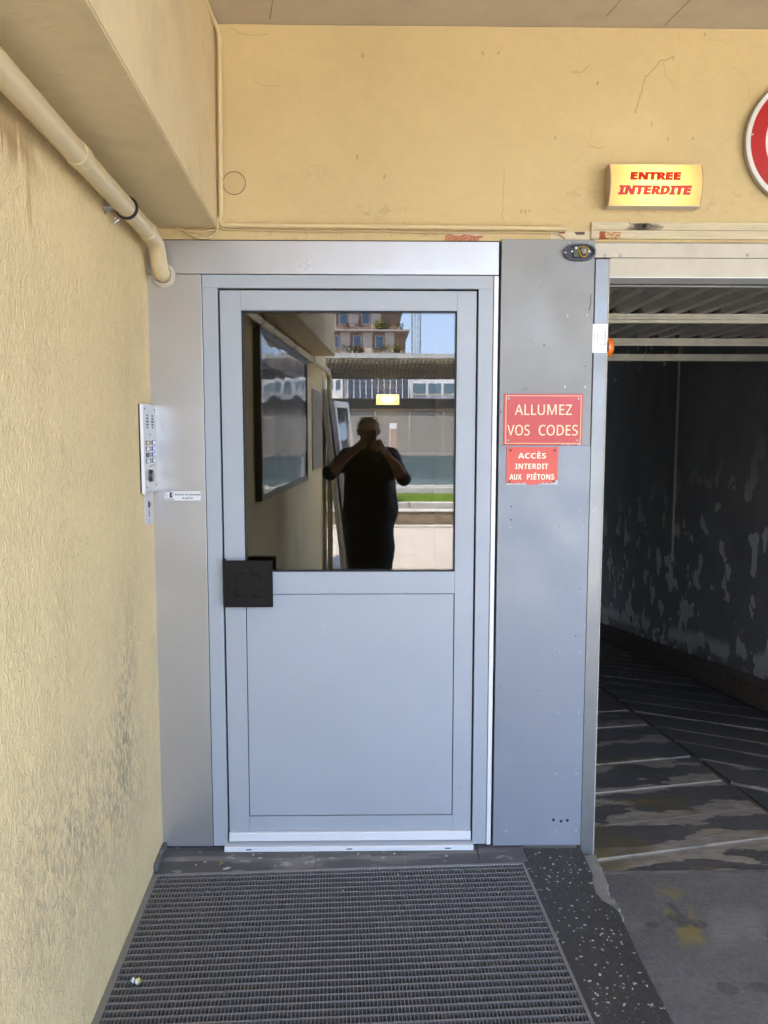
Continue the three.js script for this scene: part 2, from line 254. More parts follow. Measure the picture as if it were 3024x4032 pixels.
// driveway apron and ramp
const apron = new THREE.BufferGeometry(); {
  const rows = [[-0.02, -0.118], [0.5, -0.116], [1.25, -0.1]], v = [], idx = [];
  for (const [z, y] of rows) v.push(0.6, y, z, 9, y, z);
  for (let i = 0; i < rows.length - 1; i++) { const a = i * 2; idx.push(a, a + 2, a + 1, a + 1, a + 2, a + 3); }
  apron.setAttribute('position', new THREE.Float32BufferAttribute(v, 3)); apron.setIndex(idx); apron.computeVertexNormals();
}
struct('driveway', planarUV(apron), M.asphalt);
{ const g = bx(0.836, 9, -0.3, 0, 1.25, 3.26), p = g.attributes.position; for (let i = 0; i < p.count; i++) if (p.getY(i) > -0.1 && p.getZ(i) < 2) p.setY(i, -0.098); g.computeVertexNormals(); struct('driveway_crossing', g, M.paving); }

const RD = [0.0891, -0.1716, -1];                        // direction of the ramp going down
const rampY = (z) => -0.118 + 0.1716 * z;                // z is negative inside
const spineX = (z) => 1.905 - 0.0891 * z;                // joint between the two fields of slabs
const wallX = (z) => 3.117 - 0.0963 * z;
const Ljoints = [-0.02, -0.44, -0.85, -1.365, -1.935, -2.47, -3.0, -3.61, -4.2, -4.8, -5.4, -6.0, -6.7, -7.6, -8.6, -10, -13]; // z on the spine of each left joint; they run to the front as they go left
const rampFn = (u, v, o) => {
  const x = 0.7 + u * 5, z = -5 + v * 5.2, m = fbm(x * 3, z * 3, 5, 256, 141), f = fbm(x * 70, z * 70, 2, 256, 142), big = fbm(x * 1.3 + 9, z * 2.2, 4, 256, 144);
  let k = 0.105 + 0.08 * (m - 0.4) + 0.06 * (f - 0.5);
  o[0] = k * 1.05; o[1] = k; o[2] = k * 0.98;
  // distance to the nearest left joint: paint has worn off along the joints
  const left = x < spineX(z); let d = 9;
  for (let i = 0; i < 10; i++) { const zj = left ? Ljoints[i] + 0.3 * (spineX(Ljoints[i]) - x) : Ljoints[i] + 0.05 + 1.15 * (x - spineX(Ljoints[i])); d = Math.min(d, Math.abs(z - zj)); }
  const n1 = fbm(x * 4.5 + 3, z * 7.5, 5, 256, 147), n2 = fbm(x * 2.5, z * 2.5, 3, 256, 146), worn = smooth(-0.004, 0.008, (left ? 0.12 : 0.035) * (0.2 + 1.8 * n2) - d + 0.42 * (n1 - 0.58)) * smooth(-4.6, -2.0, z);
  const grain = 0.8 + 0.5 * (fbm(x * 18, z * 40, 3, 256, 149) - 0.5) * 2 * 0.6;
  o[0] += (0.46 * grain - o[0]) * worn; o[1] += (0.40 * grain - o[1]) * worn; o[2] += (0.33 * grain - o[2]) * worn;
  const ol = smooth(0.56, 0.68, big) * 0.75 * smooth(-4, -1.5, z); o[0] += (0.16 - o[0]) * ol; o[1] += (0.125 - o[1]) * ol; o[2] += (0.06 - o[2]) * ol;
  const ye = 0.8 * smooth(0.70, 0.78, fbm(x * 3 + 4, z * 4 + 11, 4, 256, 152)) * smooth(0.45, 0.7, fbm(x * 14, z * 60, 3, 256, 153)) * smooth(-1.8, -0.6, z); o[0] += (0.3 - o[0]) * ye; o[1] += (0.22 - o[1]) * ye; o[2] += (0.03 - o[2]) * ye;
  const tan = smooth(left ? 0.03 : 0.045, 0.006, d) * smooth(0.2, 0.5, fbm(x * 9, z * 3, 3, 256, 158)); o[0] += (0.5 - o[0]) * tan; o[1] += (0.43 - o[1]) * tan; o[2] += (0.35 - o[2]) * tan;
};
M.ramp = mat([1, 1, 1], 0.62, 0, { map: mkTex(1280, 1280, rampFn, { rx: 0.2, ry: 1 / 5.2, ox: -0.7 / 5, oy: 5 / 5.2 }), bumpMap: yellowBump, bumpScale: 0.009 });
M.jointDirt = mat([1, 1, 1], 0.95, 0, { map: dirtyPaint(0.2, 0.15, 0.11, 0.7, 155, 3) });
const ramp = structGroup('garage_ramp');
function rampPiece(pts, lift = 0) {                      // slab following the slope
  const g = poly(pts, 0, 0.12), p = g.attributes.position;
  for (let i = 0; i < p.count; i++) p.setY(i, p.getY(i) - 0.12 + rampY(p.getZ(i)) + lift);
  const uv = g.attributes.uv; for (let i = 0; i < p.count; i++) uv.setXY(i, p.getX(i), p.getZ(i));
  g.computeVertexNormals(); return g;
}
const jg = 0.011;
for (let i = 0; i + 1 < Ljoints.length; i++) {
  const z0 = Ljoints[i], z1 = Ljoints[i + 1], xs0 = spineX(z0) - 0.018, xs1 = spineX(z1) - 0.018, L = (z, x) => Math.min(0.02, z + 0.3 * (spineX(z) - x));
  part('ramp_slab', rampPiece([[0.8, L(z1, 0.8) + jg], [xs1, z1 + jg], [xs0, z0 - jg], [0.8, L(z0, 0.8) - jg]], 0.004 * Math.sin(i * 2.1)), M.ramp, ramp);
  const xr0 = spineX(z0) + 0.018, xr1 = spineX(z1) + 0.018, RX = 4.6, R = (z, x) => Math.min(0.02 + (i ? 0 : 0), z + 0.05 + 1.15 * (x - spineX(z)));
  const e0 = Math.min(RX, spineX(z0) + (0.0 - z0) / 1.15), e1 = Math.min(RX, spineX(z1) + (0.0 - z1) / 1.15);
  const q = [[xr1, z1 + 0.05 + jg], [xr0, z0 + 0.05 - jg]];
  if (e0 > xr0 + 0.02) q.push([e0, Math.min(0.02, z0 + 0.05 + 1.15 * (e0 - spineX(z0)) - jg)]);
  q.push([Math.max(e1, e0 + 0.01), Math.min(0.03, z1 + 0.05 + 1.15 * (e1 - spineX(z1)) + jg)]);
  part('ramp_slab', rampPiece(q, 0.004 * Math.cos(i * 1.7)), M.ramp, ramp);
}
part('joint_filling', rampPiece([[0.8, -13], [5, -13], [5, 0.03], [0.8, 0.03]], -0.014), M.jointDirt, ramp);

// ------------------------------------------------------------------ building shell
const roof = solo('canopy_slab', bx(-3, 5.4, 3.07, 3.4, -14, 3.9), M.ceiling, 'beige plastered ceiling slab above the yellow wall', 'ceiling');
M.seam = mat([0.2, 0.17, 0.13], 0.9);
for (const pts of [[[-0.327, 0.16], [-0.34, 0.09], [-0.353, 0.029]], [[0.85, 0.26], [0.835, 0.13], [0.824, 0.066]], [[1.1, 0.3], [1.07, 0.15], [1.05, 0.007]]]) part('crack', tube(pts.map(([x, z]) => [x, 3.0697, z]), 0.0012, 16, 5), M.seam, roof);
const fw = thing('yellow_wall', 'yellow painted upper wall with cracks over the door and garage', 'wall');
part('wall_face', [bx(-0.9, 3.12, 2.318, 3.068, -0.32, -0.008), bx(3.1, 5.4, -0.2, 3.068, -0.32, -0.008)], M.yellow, fw);
// brick showing where the plaster broke away
const brickFn = (g, w, h) => { g.fillStyle = '#9a5238'; g.fillRect(0, 0, w, h); for (let i = 0; i < 9000; i++) { const q = rnd(); g.fillStyle = q < 0.5 ? `rgba(${rr(130, 190)},${rr(60, 100)},${rr(35, 70)},0.6)` : `rgba(${rr(180, 220)},${rr(160, 190)},${rr(130, 160)},0.35)`; g.fillRect(rr(0, w), rr(0, h), rr(1, 6), rr(1, 5)); } g.fillStyle = 'rgba(205,195,175,0.9)'; for (let x = 0; x < w; x += 6) g.fillRect(x, 0, 7, h * 0.25 * (0.6 + 0.8 * vn(x * 0.05, 2))); };
M.brick = mat([1, 1, 1], 0.95, 0, { map: canvasTex(256, 64, brickFn) });
const chipShape = (pts, d = 0.004) => { const g = new THREE.ExtrudeGeometry(new THREE.Shape(pts.map(([x, y]) => new THREE.Vector2(x, y))), { depth: d, bevelEnabled: false }); const p = g.attributes.position, uv = g.attributes.uv; g.computeBoundingBox(); const b = g.boundingBox; for (let i = 0; i < p.count; i++) uv.setXY(i, (p.getX(i) - b.min.x) / (b.max.x - b.min.x), (p.getY(i) - b.min.y) / (b.max.y - b.min.y)); return g; };
const br = part('exposed_brick', chipShape([[0.272, 2.3185], [0.396, 2.3185], [0.398, 2.33], [0.41, 2.334], [0.412, 2.342], [0.395, 2.349], [0.34, 2.351], [0.274, 2.348]], 0.001), M.brick, fw); br.position.z = -0.008;
br.userData.label = 'bare red brick where plaster broke off';
part('cap_edge', new THREE.TorusGeometry(0.0405, 0.0013, 6, 48).translate(-0.494, 2.522, -0.0075), mat([0.16, 0.1, 0.05], 0.9), fw);
const ring = part('painted_over_cap', [new THREE.CylinderGeometry(0.039, 0.039, 0.003, 40).rotateX(Math.PI / 2).translate(-0.494, 2.522, -0.0085)], M.yellow, fw);
solo('passage_end_wall', bx(5.1, 5.4, -0.3, 3.069, -0.007, 3.85), M.beamSide, 'yellow wall closing the covered passage beyond the garage', 'wall');
// side wall, in its own axes (x = out of the wall, z = along it)
const sw = thing('side_wall', 'cream roughcast side wall with grey dirt stains', 'wall', [-0.814, 0, 0], TH);
part('wall_face', bx(-0.3, 0, -0.1, 3.068, -0.3, 6.45), M.rough, sw);
part('corner_bead', bx(-0.001, 0.006, 0.06, 2.33, -0.02, 0.003), mat([0.62, 0.5, 0.27], 0.8), sw);
M.skirt = M.stone; part('stone_skirting', bx(0.0, 0.018, 0, 0.032, 0.004, 0.17, 0.006), M.stone, sw);
const beam = thing('ceiling_beam', 'deep yellow beam running along the top of the side wall', 'beam', [-0.814, 0, 0], TH);
part('beam_body', bx(0.002, 0.257, 2.366, 3.067, 0.0, 4.8), M.beamSide, beam);
part('beam_underside', bx(0.003, 0.255, 2.36, 2.3655, 0.001, 4.799), M.beamUnder, beam);
// masonry behind door and pillar, the hall and the garage inside
const core = thing('inner_masonry', 'rough masonry behind the door frame and pillar', 'wall');
part('masonry', [bx(-1.1, -0.60, -0.2, 2.32, -0.3, -0.07), bx(0.44, 0.865, -0.25, 2.32, -0.3, -0.035), bx(-0.6, 0.44, 2.14, 2.32, -0.3, -0.07)], M.core, core);
const hall = structGroup('entrance_hall');
part('hall_floor', bx(-1.1, 0.88, -0.2, 0.0, -6.4, -0.03), M.hall, hall);
part('hall_wall', [bx(-1.3, -1.1, -0.2, 3.07, -6.4, -0.3), bx(0.75, 0.9, -2.5, 3.07, -14, -0.3), bx(-1.3, 0.88, -0.2, 3.07, -6.6, -6.3)], M.hall, hall);

// ------------------------------------------------------------------ door frame
const fr = thing('door_frame', 'grey metal door frame with wide header and left side panel', 'door frame');
part('header_panel', bx(-0.8165, 0.4695, 2.1985, 2.3165, -0.06, 0.006, 0.0015), M.alu, fr);
part('side_panel', bx(-0.8155, -0.6185, 0.012, 2.1965, -0.06, 0.004, 0.0015), M.alu, fr);
part('head_rail', bx(-0.6165, 0.4515, 2.149, 2.1965, -0.06, 0.0, 0.0015), M.doorGrey, fr);
part('jamb', bx(-0.6165, -0.561, 0.010, 2.1488, -0.06, 0.0, 0.0015), M.doorGrey, fr);
part('jamb', bx(0.398, 0.4515, 0.010, 2.1488, -0.06, 0.0, 0.0015), M.doorGrey, fr);
const strip = part('cover_strip', bx(0.4535, 0.4705, 0.008, 2.1965, -0.05, 0.003, 0.003), M.aluWhite, fr); strip.userData.label = 'narrow white strip beside the frame';
part('rebate', [bx(-0.575, -0.548, 0.01, 2.15, -0.058, -0.022), bx(0.386, 0.41, 0.01, 2.15, -0.058, -0.022), bx(-0.56, 0.4, 2.135, 2.16, -0.058, -0.022)], M.groove, fr);
part('sealant', bx(0.4708, 0.4785, 0.0, 2.32, -0.05, -0.012), M.groove, fr);
const th = part('threshold', bx(-0.571, 0.400, -0.002, 0.0185, -0.05, 0.026, 0.002), M.aluWhite, fr);
for (const x of [-0.475, -0.085, 0.3]) part('drain_slot', bx(x - 0.011, x + 0.011, 0.0055, 0.0095, 0.0255, 0.0266), M.groove, th);
part('top_sealant', bx(-0.8, 0.475, 2.3165, 2.3215, -0.03, -0.004), M.groove, fr);

// ------------------------------------------------------------------ door leaf
const lf = thing('entrance_door', 'grey metal entrance door with large window and flat lower panel', 'door');
const FZ = -0.002;
part('stile', bx(-0.5535, -0.4765, 0.07, 2.141, -0.055, FZ, 0.0012), M.doorGrey, lf);
part('stile', bx(0.3195, 0.3905, 0.07, 2.141, -0.055, FZ, 0.0012), M.doorGrey, lf);
part('top_rail', bx(-0.4763, 0.3193, 2.0695, 2.141, -0.055, FZ, 0.0012), M.doorGrey, lf);
part('middle_rail', bx(-0.4763, 0.3193, 1.0115, 1.096, -0.055, FZ, 0.0012), M.doorGrey, lf);
part('bottom_rail', bx(-0.4763, 0.3193, 0.07, 0.128, -0.055, FZ, 0.0012), M.doorGrey, lf);
part('lower_panel', bx(-0.4735, 0.3165, 0.1315, 1.0085, -0.05, FZ - 0.003, 0.0012), M.doorGrey, lf);
part('panel_gasket', bx(-0.477, 0.32, 0.126, 1.013, -0.052, -0.014), M.groove, lf);
part('drip_bar', bx(-0.5535, 0.3905, 0.0335, 0.0685, -0.05, 0.012, 0.003), M.aluWhite, lf);
part('glazing_gasket', [bx(-0.4765, -0.4715, 1.096, 2.0695, -0.03, -0.006), bx(0.3145, 0.3195, 1.096, 2.0695, -0.03, -0.006), bx(-0.4765, 0.3195, 2.0645, 2.0695, -0.03, -0.0065), bx(-0.4765, 0.3195, 1.096, 1.1, -0.03, -0.0065)], M.rubber, lf);
const pane = new THREE.PlaneGeometry(0.792, 0.97).translate(-0.0785, 1.5825, 0);
part('glass_pane', pane.clone().translate(0, 0, -0.014), M.glass, lf);
part('glass_pane', pane.clone().translate(0, 0, -0.03), M.tintedGlass, lf);
// push plate with cut slots
{
  const s = new THREE.Shape([[-0.0905, -0.088], [0.0905, -0.088], [0.0905, 0.088], [-0.0905, 0.088]].map(([x, y]) => new THREE.Vector2(x, y)));
  const W = 0.0016, slot = (pts) => s.holes.push(new THREE.Path(pts.map(([x, y]) => new THREE.Vector2(x, y))));
  const ell = (cx, cy, a, b) => slot([[cx - W, cy - W], [cx + a, cy - W], [cx + a, cy + W], [cx + W, cy + W], [cx + W, cy + b], [cx - W, cy + b]]);
  const ell2 = (cx, cy, a, b) => slot([[cx + W, cy + W], [cx + W, cy - b], [cx - W, cy - b], [cx - W, cy - W], [cx - a, cy - W], [cx - a, cy + W]]);
  const bar = (x0, x1, y0, y1) => slot([[x0, y0], [x1, y0], [x1, y1], [x0, y1]]);
  ell(-0.0475, 0.0145, 0.010, 0.031); bar(-0.036, -0.014, 0.0365, 0.0395);
  ell(0.0125, 0.0365, 0.024, 0.01); ell(0.0365 + 0.004, 0.0145, 0.008, 0.018);
  ell(-0.0475, -0.0465, 0.034, 0.034); bar(0.0355, 0.0385, -0.034, -0.016); ell(0.0125, -0.0465, 0.034, 0.009);
  const g = new THREE.ExtrudeGeometry(s, { depth: 0.004, bevelEnabled: true, bevelThickness: 0.0008, bevelSize: 0.0008, bevelSegments: 1 });
  const pl = part('push_plate', g, M.plate, lf); pl.position.set(-0.4595, 1.057, 0.030); pl.userData.label = 'square dark push plate with cut slots';
  part('plate_back', bx(-0.08, 0.08, -0.078, 0.078, -0.008, -0.004), M.black, pl);
  for (const [x, y] of [[-0.075, 0.083], [0.075, 0.083], [-0.075, -0.083], [0.075, -0.083]]) part('standoff', cyl(0.006, [x * 0.9, y * 0.85, -0.03], [x * 0.9, y * 0.85, 0.0]), M.steel, pl);
  part('edge_bracket', bx(-0.0905, -0.0885, -0.08, 0.0925, -0.03, 0.0), M.plate, pl);
}
const letters = (g, text, x, y, px, w, weight = 'bold', col = '#333') => { g.font = `${weight} ${px}px sans-serif`; g.fillStyle = col; const m = g.measureText(text).width; g.save(); g.translate(x, y); if (w) g.scale(w / m, 1); g.textAlign = 'left'; g.fillText(text, w ? 0 : 0, 0); g.restore(); };
const immo = canvasTex(690, 200, (g, w, h) => {
  g.fillStyle = '#d9d7d8'; g.fillRect(0, 0, w, h); g.strokeStyle = '#77777b'; g.lineWidth = 6; g.strokeRect(3, 3, w - 6, h - 6);
  g.strokeStyle = '#26262a'; g.lineWidth = 6; g.beginPath(); g.moveTo(36, 18); g.lineTo(130, 18); g.quadraticCurveTo(164, 22, 164, 60); g.lineTo(164, 142); g.lineTo(74, 142); g.quadraticCurveTo(36, 136, 36, 96); g.closePath(); g.stroke();
  g.fillStyle = '#f4f4f4'; g.fillRect(54, 34, 44, 44); g.lineWidth = 4; g.strokeRect(54, 34, 44, 44); g.beginPath(); g.arc(78, 106, 24, 0, 7); g.fill(); g.stroke();
  g.fillStyle = '#1c1c20'; g.beginPath(); g.arc(126, 56, 23, 0, 7); g.fill(); g.fillRect(103, 92, 46, 38); g.beginPath(); g.arc(122, 84, 16, 0, 7); g.fill();
  letters(g, 'immobis', 16, 182, 34, 170); letters(g, 'Sonnez et poussez', 194, 92, 52, 482); letters(g, 'la porte', 332, 158, 52, 205);
});
{ const s = solo('door_notice', bx(-0.069, 0.069, -0.0195, 0.0195, 0, 0.0012), [M.aluWhite, M.aluWhite, M.aluWhite, M.aluWhite, mat([1, 1, 1], 0.4, 0, { map: immo }), M.aluWhite], 'small grey plaque reading Sonnez et poussez la porte on side panel', 'sign'); s.geometry = new THREE.BoxGeometry(0.138, 0.039, 0.0012); s.position.set(-0.704, 1.3865, 0.0048); }

// ------------------------------------------------------------------ pillar with riveted sheets
const pil = thing('pillar', 'grey riveted sheet metal pillar between door and garage', 'pillar');
part('upper_sheet', bx(0.4795, 0.8215, 1.576, 2.3265, -0.034, 0.004, 0.001), M.pillarUp, pil);
part('lower_sheet', bx(0.4795, 0.8255, 0.004, 1.5755, -0.034, 0.0025, 0.001), M.pillarLow, pil);
const screwG = merge([new THREE.CylinderGeometry(0.0048, 0.0062, 0.003, 14).rotateX(Math.PI / 2), new THREE.CylinderGeometry(0.002, 0.002, 0.0042, 8).rotateX(Math.PI / 2)]);
function screws(parent, list, z, m = M.screw, s = 1) { for (const [x, y] of list) { const o = part('screw', screwG, m, parent); o.position.set(x, y, z); o.scale.setScalar(s); } }
screws(pil, [[0.725, 2.313], [0.8, 2.313], [0.725, 2.052], [0.799, 2.053], [0.722, 1.792], [0.798, 1.792]], 0.0042);
M.paintedScrew = mat([0.33, 0.36, 0.39], 0.5, 0.1);
screws(pil, [[0.72, 1.528], [0.798, 1.528], [0.719, 1.27], [0.8, 1.271], [0.526, 1.267], [0.72, 1.026], [0.801, 1.026], [0.722, 0.784], [0.803, 0.784], [0.723, 0.544], [0.804, 0.544], [0.722, 0.297], [0.801, 0.297], [0.728, 0.064], [0.807, 0.065], [0.529, 0.064]], 0.0027, M.paintedScrew);
for (const [x, y] of [[0.717, 0.108], [0.747, 0.103], [0.772, 0.106]]) part('drill_hole', new THREE.CylinderGeometry(0.0058, 0.0058, 0.001, 14).rotateX(Math.PI / 2).translate(x, y, 0.0025), M.groove, pil);
part('sheet_seam', bx(0.505, 0.806, 0.3245, 0.3255, 0.0, 0.0029), mat([0.2, 0.22, 0.24], 0.8), pil);
for (const [x, y] of [[0.642, 1.945], [0.484, 1.70], [0.53, 1.345], [0.53, 1.295], [0.787, 0.845]]) part('nail_hole', new THREE.CylinderGeometry(0.0028, 0.0028, 0.001, 10).rotateX(Math.PI / 2).translate(x, y, y > 1.58 ? 0.004 : 0.0025), M.groove, pil);
part('scratch', tube([[0.812, 2.13, 0.004], [0.81, 2.09, 0.004], [0.805, 2.07, 0.004]], 0.0012, 10, 5), M.groove, pil);

const rail = thing('shutter_guide_rail', 'bare grey steel guide rail at the edge of the garage opening', 'rail');
part('rail_face', bx(0.8275, 0.8765, -0.13, 2.2585, -0.06, 0.0, 0.002), M.galva, rail);
part('rail_lip', bx(0.877, 0.8805, -0.13, 2.2585, -0.1, -0.001), M.offwhite, rail);
part('rail_shadow_gap', bx(0.8222, 0.827, -0.1, 2.2585, -0.06, -0.01), M.galva, rail);

// ------------------------------------------------------------------ red signs
function redSign(name, label, x0, x1, y0, y1, z, draw, sc, scMat) {
  const w = x1 - x0, h = y1 - y0, t = canvasTex(1024, Math.round(1024 * h / w), draw), side = mat([0.5, 0.03, 0.03], 0.4);
  const o = thing(name, label, 'sign', [(x0 + x1) / 2, (y0 + y1) / 2, z]);
  const b = part('plate', new THREE.BoxGeometry(w, h, 0.003), [side, side, side, side, mat([1, 1, 1], 0.22, 0, { map: t, clearcoat: 0.3, clearcoatRoughness: 0.2 }), side], o);
  screws(o, sc, 0.0022, scMat, 0.8); return o;
}
redSign('headlight_sign', 'red plastic sign reading ALLUMEZ VOS CODES', 0.4965, 0.7905, 1.5765, 1.767, 0.006, (g, w, h) => {
  g.fillStyle = '#bd2426'; g.fillRect(0, 0, w, h);
  for (let i = 0; i < 400; i++) { g.fillStyle = `rgba(${rr(180, 215)},${rr(30, 80)},${rr(35, 80)},0.04)`; g.beginPath(); g.ellipse(rr(0, w), rr(0, h), rr(20, 120), rr(5, 30), rr(0, 3), 0, 7); g.fill(); }
  g.strokeStyle = '#efcf90'; g.lineWidth = 8; g.strokeRect(26, 26, w - 48, h - 50);
  letters(g, 'ALLUMEZ', 140, 272, 186, 752, '', '#f0dcb0'); letters(g, 'VOS', 46, 536, 186, 300, '', '#f0dcb0'); letters(g, 'CODES', 446, 536, 186, 528, '', '#f0dcb0');
  g.fillStyle = 'rgba(190,195,205,0.9)'; for (let i = 0; i < 26; i++) g.fillRect(rr(740, 1000), h - rr(1, 14), rr(4, 30), rr(3, 12));
}, [[-0.13, 0.077], [0.13, 0.077], [-0.13, -0.077], [0.13, -0.077]], M.screw);
redSign('pedestrian_sign', 'orange red sign reading ACCÈS INTERDIT AUX PIÉTONS with chipped edges', 0.509, 0.704, 1.428, 1.5695, 0.0045, (g, w, h) => {
  g.fillStyle = '#d0382c'; g.fillRect(0, 0, w, h);
  letters(g, 'ACCÈS', 228, 226, 150, 560, 'bold', '#f1e2cb'); letters(g, 'INTERDIT', 170, 434, 150, 660, 'bold', '#f1e2cb'); letters(g, 'AUX', 64, 642, 150, 240, 'bold', '#f1e2cb'); letters(g, 'PIÉTONS', 396, 642, 150, 560, 'bold', '#f1e2cb');
  g.fillStyle = '#aeb5c0'; g.beginPath(); g.moveTo(0, h); for (let x = 0; x <= w; x += 10) g.lineTo(x, h - 14 - 26 * vn(x * 0.03, 5) - (x > 900 ? (x - 900) * 0.5 : 0) + (x > 380 && x < 640 ? 26 : 0)); g.lineTo(w, h); g.fill();
  for (let i = 0; i < 60; i++) g.fillRect(w - rr(0, 10), rr(100, h), rr(2, 12), rr(3, 18)); for (let i = 0; i < 40; i++) g.fillRect(rr(650, 1000), h - rr(20, 60), rr(2, 14), rr(2, 8));
}, [[-0.083, 0.058], [0.083, 0.058], [-0.085, -0.058], [0.082, -0.058]], M.darkScrew);
{
  const t = canvasTex(220, 400, (g, w, h) => {
    g.fillStyle = '#e9eaec'; g.fillRect(0, 0, w, h); g.strokeStyle = '#c4c6ca'; g.lineWidth = 2; g.strokeRect(110, 20, 95, 340); g.beginPath(); g.moveTo(160, 20); g.lineTo(160, 360); g.stroke();
    g.save(); g.translate(198, 296); g.rotate(-Math.PI / 2); letters(g, '04 11 93 60 09', 0, 0, 26, 195, 'bold', '#55565a'); g.restore();
    g.save(); g.translate(148, 296); g.rotate(-Math.PI / 2); letters(g, 'N°', 0, 0, 22, 26, 'bold', '#55565a'); letters(g, '2109', 86, 0, 24, 66, '', '#77787c'); g.restore();
    g.fillStyle = '#9a9ba0'; g.fillRect(36, 130, 8, 95); g.fillRect(78, 130, 8, 95); g.fillRect(34, 250, 10, 10); g.fillRect(74, 250, 10, 10);
  });
  const o = solo('paper_sticker', new THREE.BoxGeometry(0.058, 0.105, 0.001), [M.aluWhite, M.aluWhite, M.aluWhite, M.aluWhite, mat([1, 1, 1], 0.5, 0, { map: t }), M.aluWhite], 'white numbered paper sticker on the steel guide rail', 'sticker'); o.position.set(0.8485, 1.971, 0.0012); o.rotation.z = -0.008;
}
// ------------------------------------------------------------------ opened lamp base on the pillar
{
  const o = thing('opened_lamp_base', 'oval blue lamp base without cover showing bulb and yellow wire', 'lamp', [0.7635, 2.2785, 0.0045]);
  const oval = (a, b, n = 40, p = 2.8) => { const q = []; for (let i = 0; i < n; i++) { const t = i / n * 6.2832, c = Math.cos(t), s = Math.sin(t); q.push(new THREE.Vector2(a * Math.sign(c) * Math.abs(c) ** (2 / p), b * Math.sign(s) * Math.abs(s) ** (2 / 2.1))); } return q; };
  const navy = mat([0.045, 0.052, 0.075], 0.5), s = new THREE.Shape(oval(0.0575, 0.029)); s.holes.push(new THREE.Path(oval(0.052, 0.024)));
  part('rim', new THREE.ExtrudeGeometry(s, { depth: 0.016, bevelEnabled: true, bevelSize: 0.001, bevelThickness: 0.001, bevelSegments: 1 }), navy, o);
  part('base', new THREE.ExtrudeGeometry(new THREE.Shape(oval(0.0525, 0.0245)), { depth: 0.006, bevelEnabled: false }), navy, o);
  part('circuit_board', bx(-0.024, -0.004, -0.017, 0.02, 0.006, 0.017, 0.001), mat([0.1, 0.11, 0.07], 0.6), o);
  part('terminal', bx(-0.019, -0.012, 0.01, 0.0175, 0.0165, 0.021, 0.001), M.steel, o);
  part('bulb', new THREE.SphereGeometry(0.0135, 20, 14).scale(1, 1, 0.9).translate(0.012, 0.004, 0.018), mat([0.5, 0.46, 0.36], 0.1, 0, { transmission: 0.5, thickness: 0 }), o);
  part('bulb_socket', cyl(0.011, [0.016, -0.012, 0.006], [0.013, -0.004, 0.018]), mat([0.12, 0.08, 0.06], 0.5), o);
  part('yellow_wire', tube([[-0.012, 0.016, 0.02], [-0.006, 0.002, 0.026], [-0.001, -0.012, 0.026], [0.008, -0.019, 0.024], [0.018, -0.017, 0.02], [0.025, -0.008, 0.02], [0.028, 0.004, 0.024], [0.024, 0.013, 0.026], [0.012, 0.018, 0.022], [-0.006, 0.016, 0.02]], 0.0014, 60, 6), mat([0.6, 0.36, 0.02], 0.5), o);
  for (const x of [-0.029, 0.034]) part('contact_screw', cyl(0.0032, [x, 0.002, 0.005], [x, 0.002, 0.016], 12), M.steel, o);
  for (const x of [-0.0565, 0.057]) part('fixing_screw', cyl(0.0025, [x - 0.003, -0.002, 0.017], [x + 0.006, -0.004, 0.0185], 8), M.steel, o);
  for (const [x, y] of [[-0.043, 0.009], [-0.043, -0.008], [0.044, 0.009], [0.044, -0.008]]) part('screw_well', cyl(0.004, [x, y, 0.0055], [x, y, 0.0068], 12), M.black, o);
}
// ------------------------------------------------------------------ lintel and overhead garage door
const lintelTex = canvasTex(1024, 64, (g, w, h) => {
  g.fillStyle = '#cdbf9f'; g.fillRect(0, 0, w, h);
  for (let i = 0; i < 500; i++) { g.fillStyle = `rgba(${rr(120, 230)},${rr(110, 215)},${rr(90, 180)},0.12)`; g.fillRect(rr(0, w), rr(0, h), rr(10, 60), rr(1, 5)); }
  const P = (x, y) => [(x - 0.66) / 1.64 * w, (2.39 - y) / 0.062 * h];
  const blob = (pts, c) => { g.fillStyle = c; g.beginPath(); for (const [x, y] of pts) g.lineTo(...P(x, y)); g.fill(); };
  blob([[0.84, 2.356], [0.882, 2.356], [0.9, 2.34], [0.922, 2.328], [0.836, 2.328]], '#cdb68c'); blob([[0.838, 2.356], [0.86, 2.356], [0.858, 2.34], [0.866, 2.328], [0.836, 2.328]], '#99512f');
  for (let i = 0; i < 70; i++) { const [x, y] = P(rr(0.86, 0.91), rr(2.33, 2.354)); g.fillStyle = 'rgba(150,80,40,0.6)'; g.fillRect(x, y, rr(1, 5), rr(1, 4)); }
  blob([[0.69, 2.355], [0.715, 2.356], [0.712, 2.35], [0.69, 2.349]], '#7c4a2e'); blob([[0.745, 2.356], [0.786, 2.356], [0.785, 2.346], [0.757, 2.345]], '#574a40');
  g.strokeStyle = '#7d6f55'; g.lineWidth = 2; g.beginPath(); g.moveTo(...P(0.81, 2.361)); g.lineTo(...P(2.3, 2.36)); g.stroke(); g.beginPath(); g.moveTo(...P(0.945, 2.39)); g.lineTo(...P(0.96, 2.36)); g.stroke();
  for (let i = 0; i < 160; i++) { const [x, y] = P(0.985 + rr(-0.05, 0.09) * rnd(), 2.374 + rr(-0.012, 0.01)); g.fillStyle = 'rgba(70,60,48,0.25)'; g.beginPath(); g.ellipse(x, y, rr(2, 14), rr(1, 5), 0, 0, 7); g.fill(); }
  g.fillStyle = '#15110d'; g.beginPath(); g.ellipse(...P(1.001, 2.376), 5, 9, 0, 0, 7); g.fill();
});
const lint = thing('garage_lintel', 'cream painted lintel above the garage with rusty peeled patches', 'lintel');
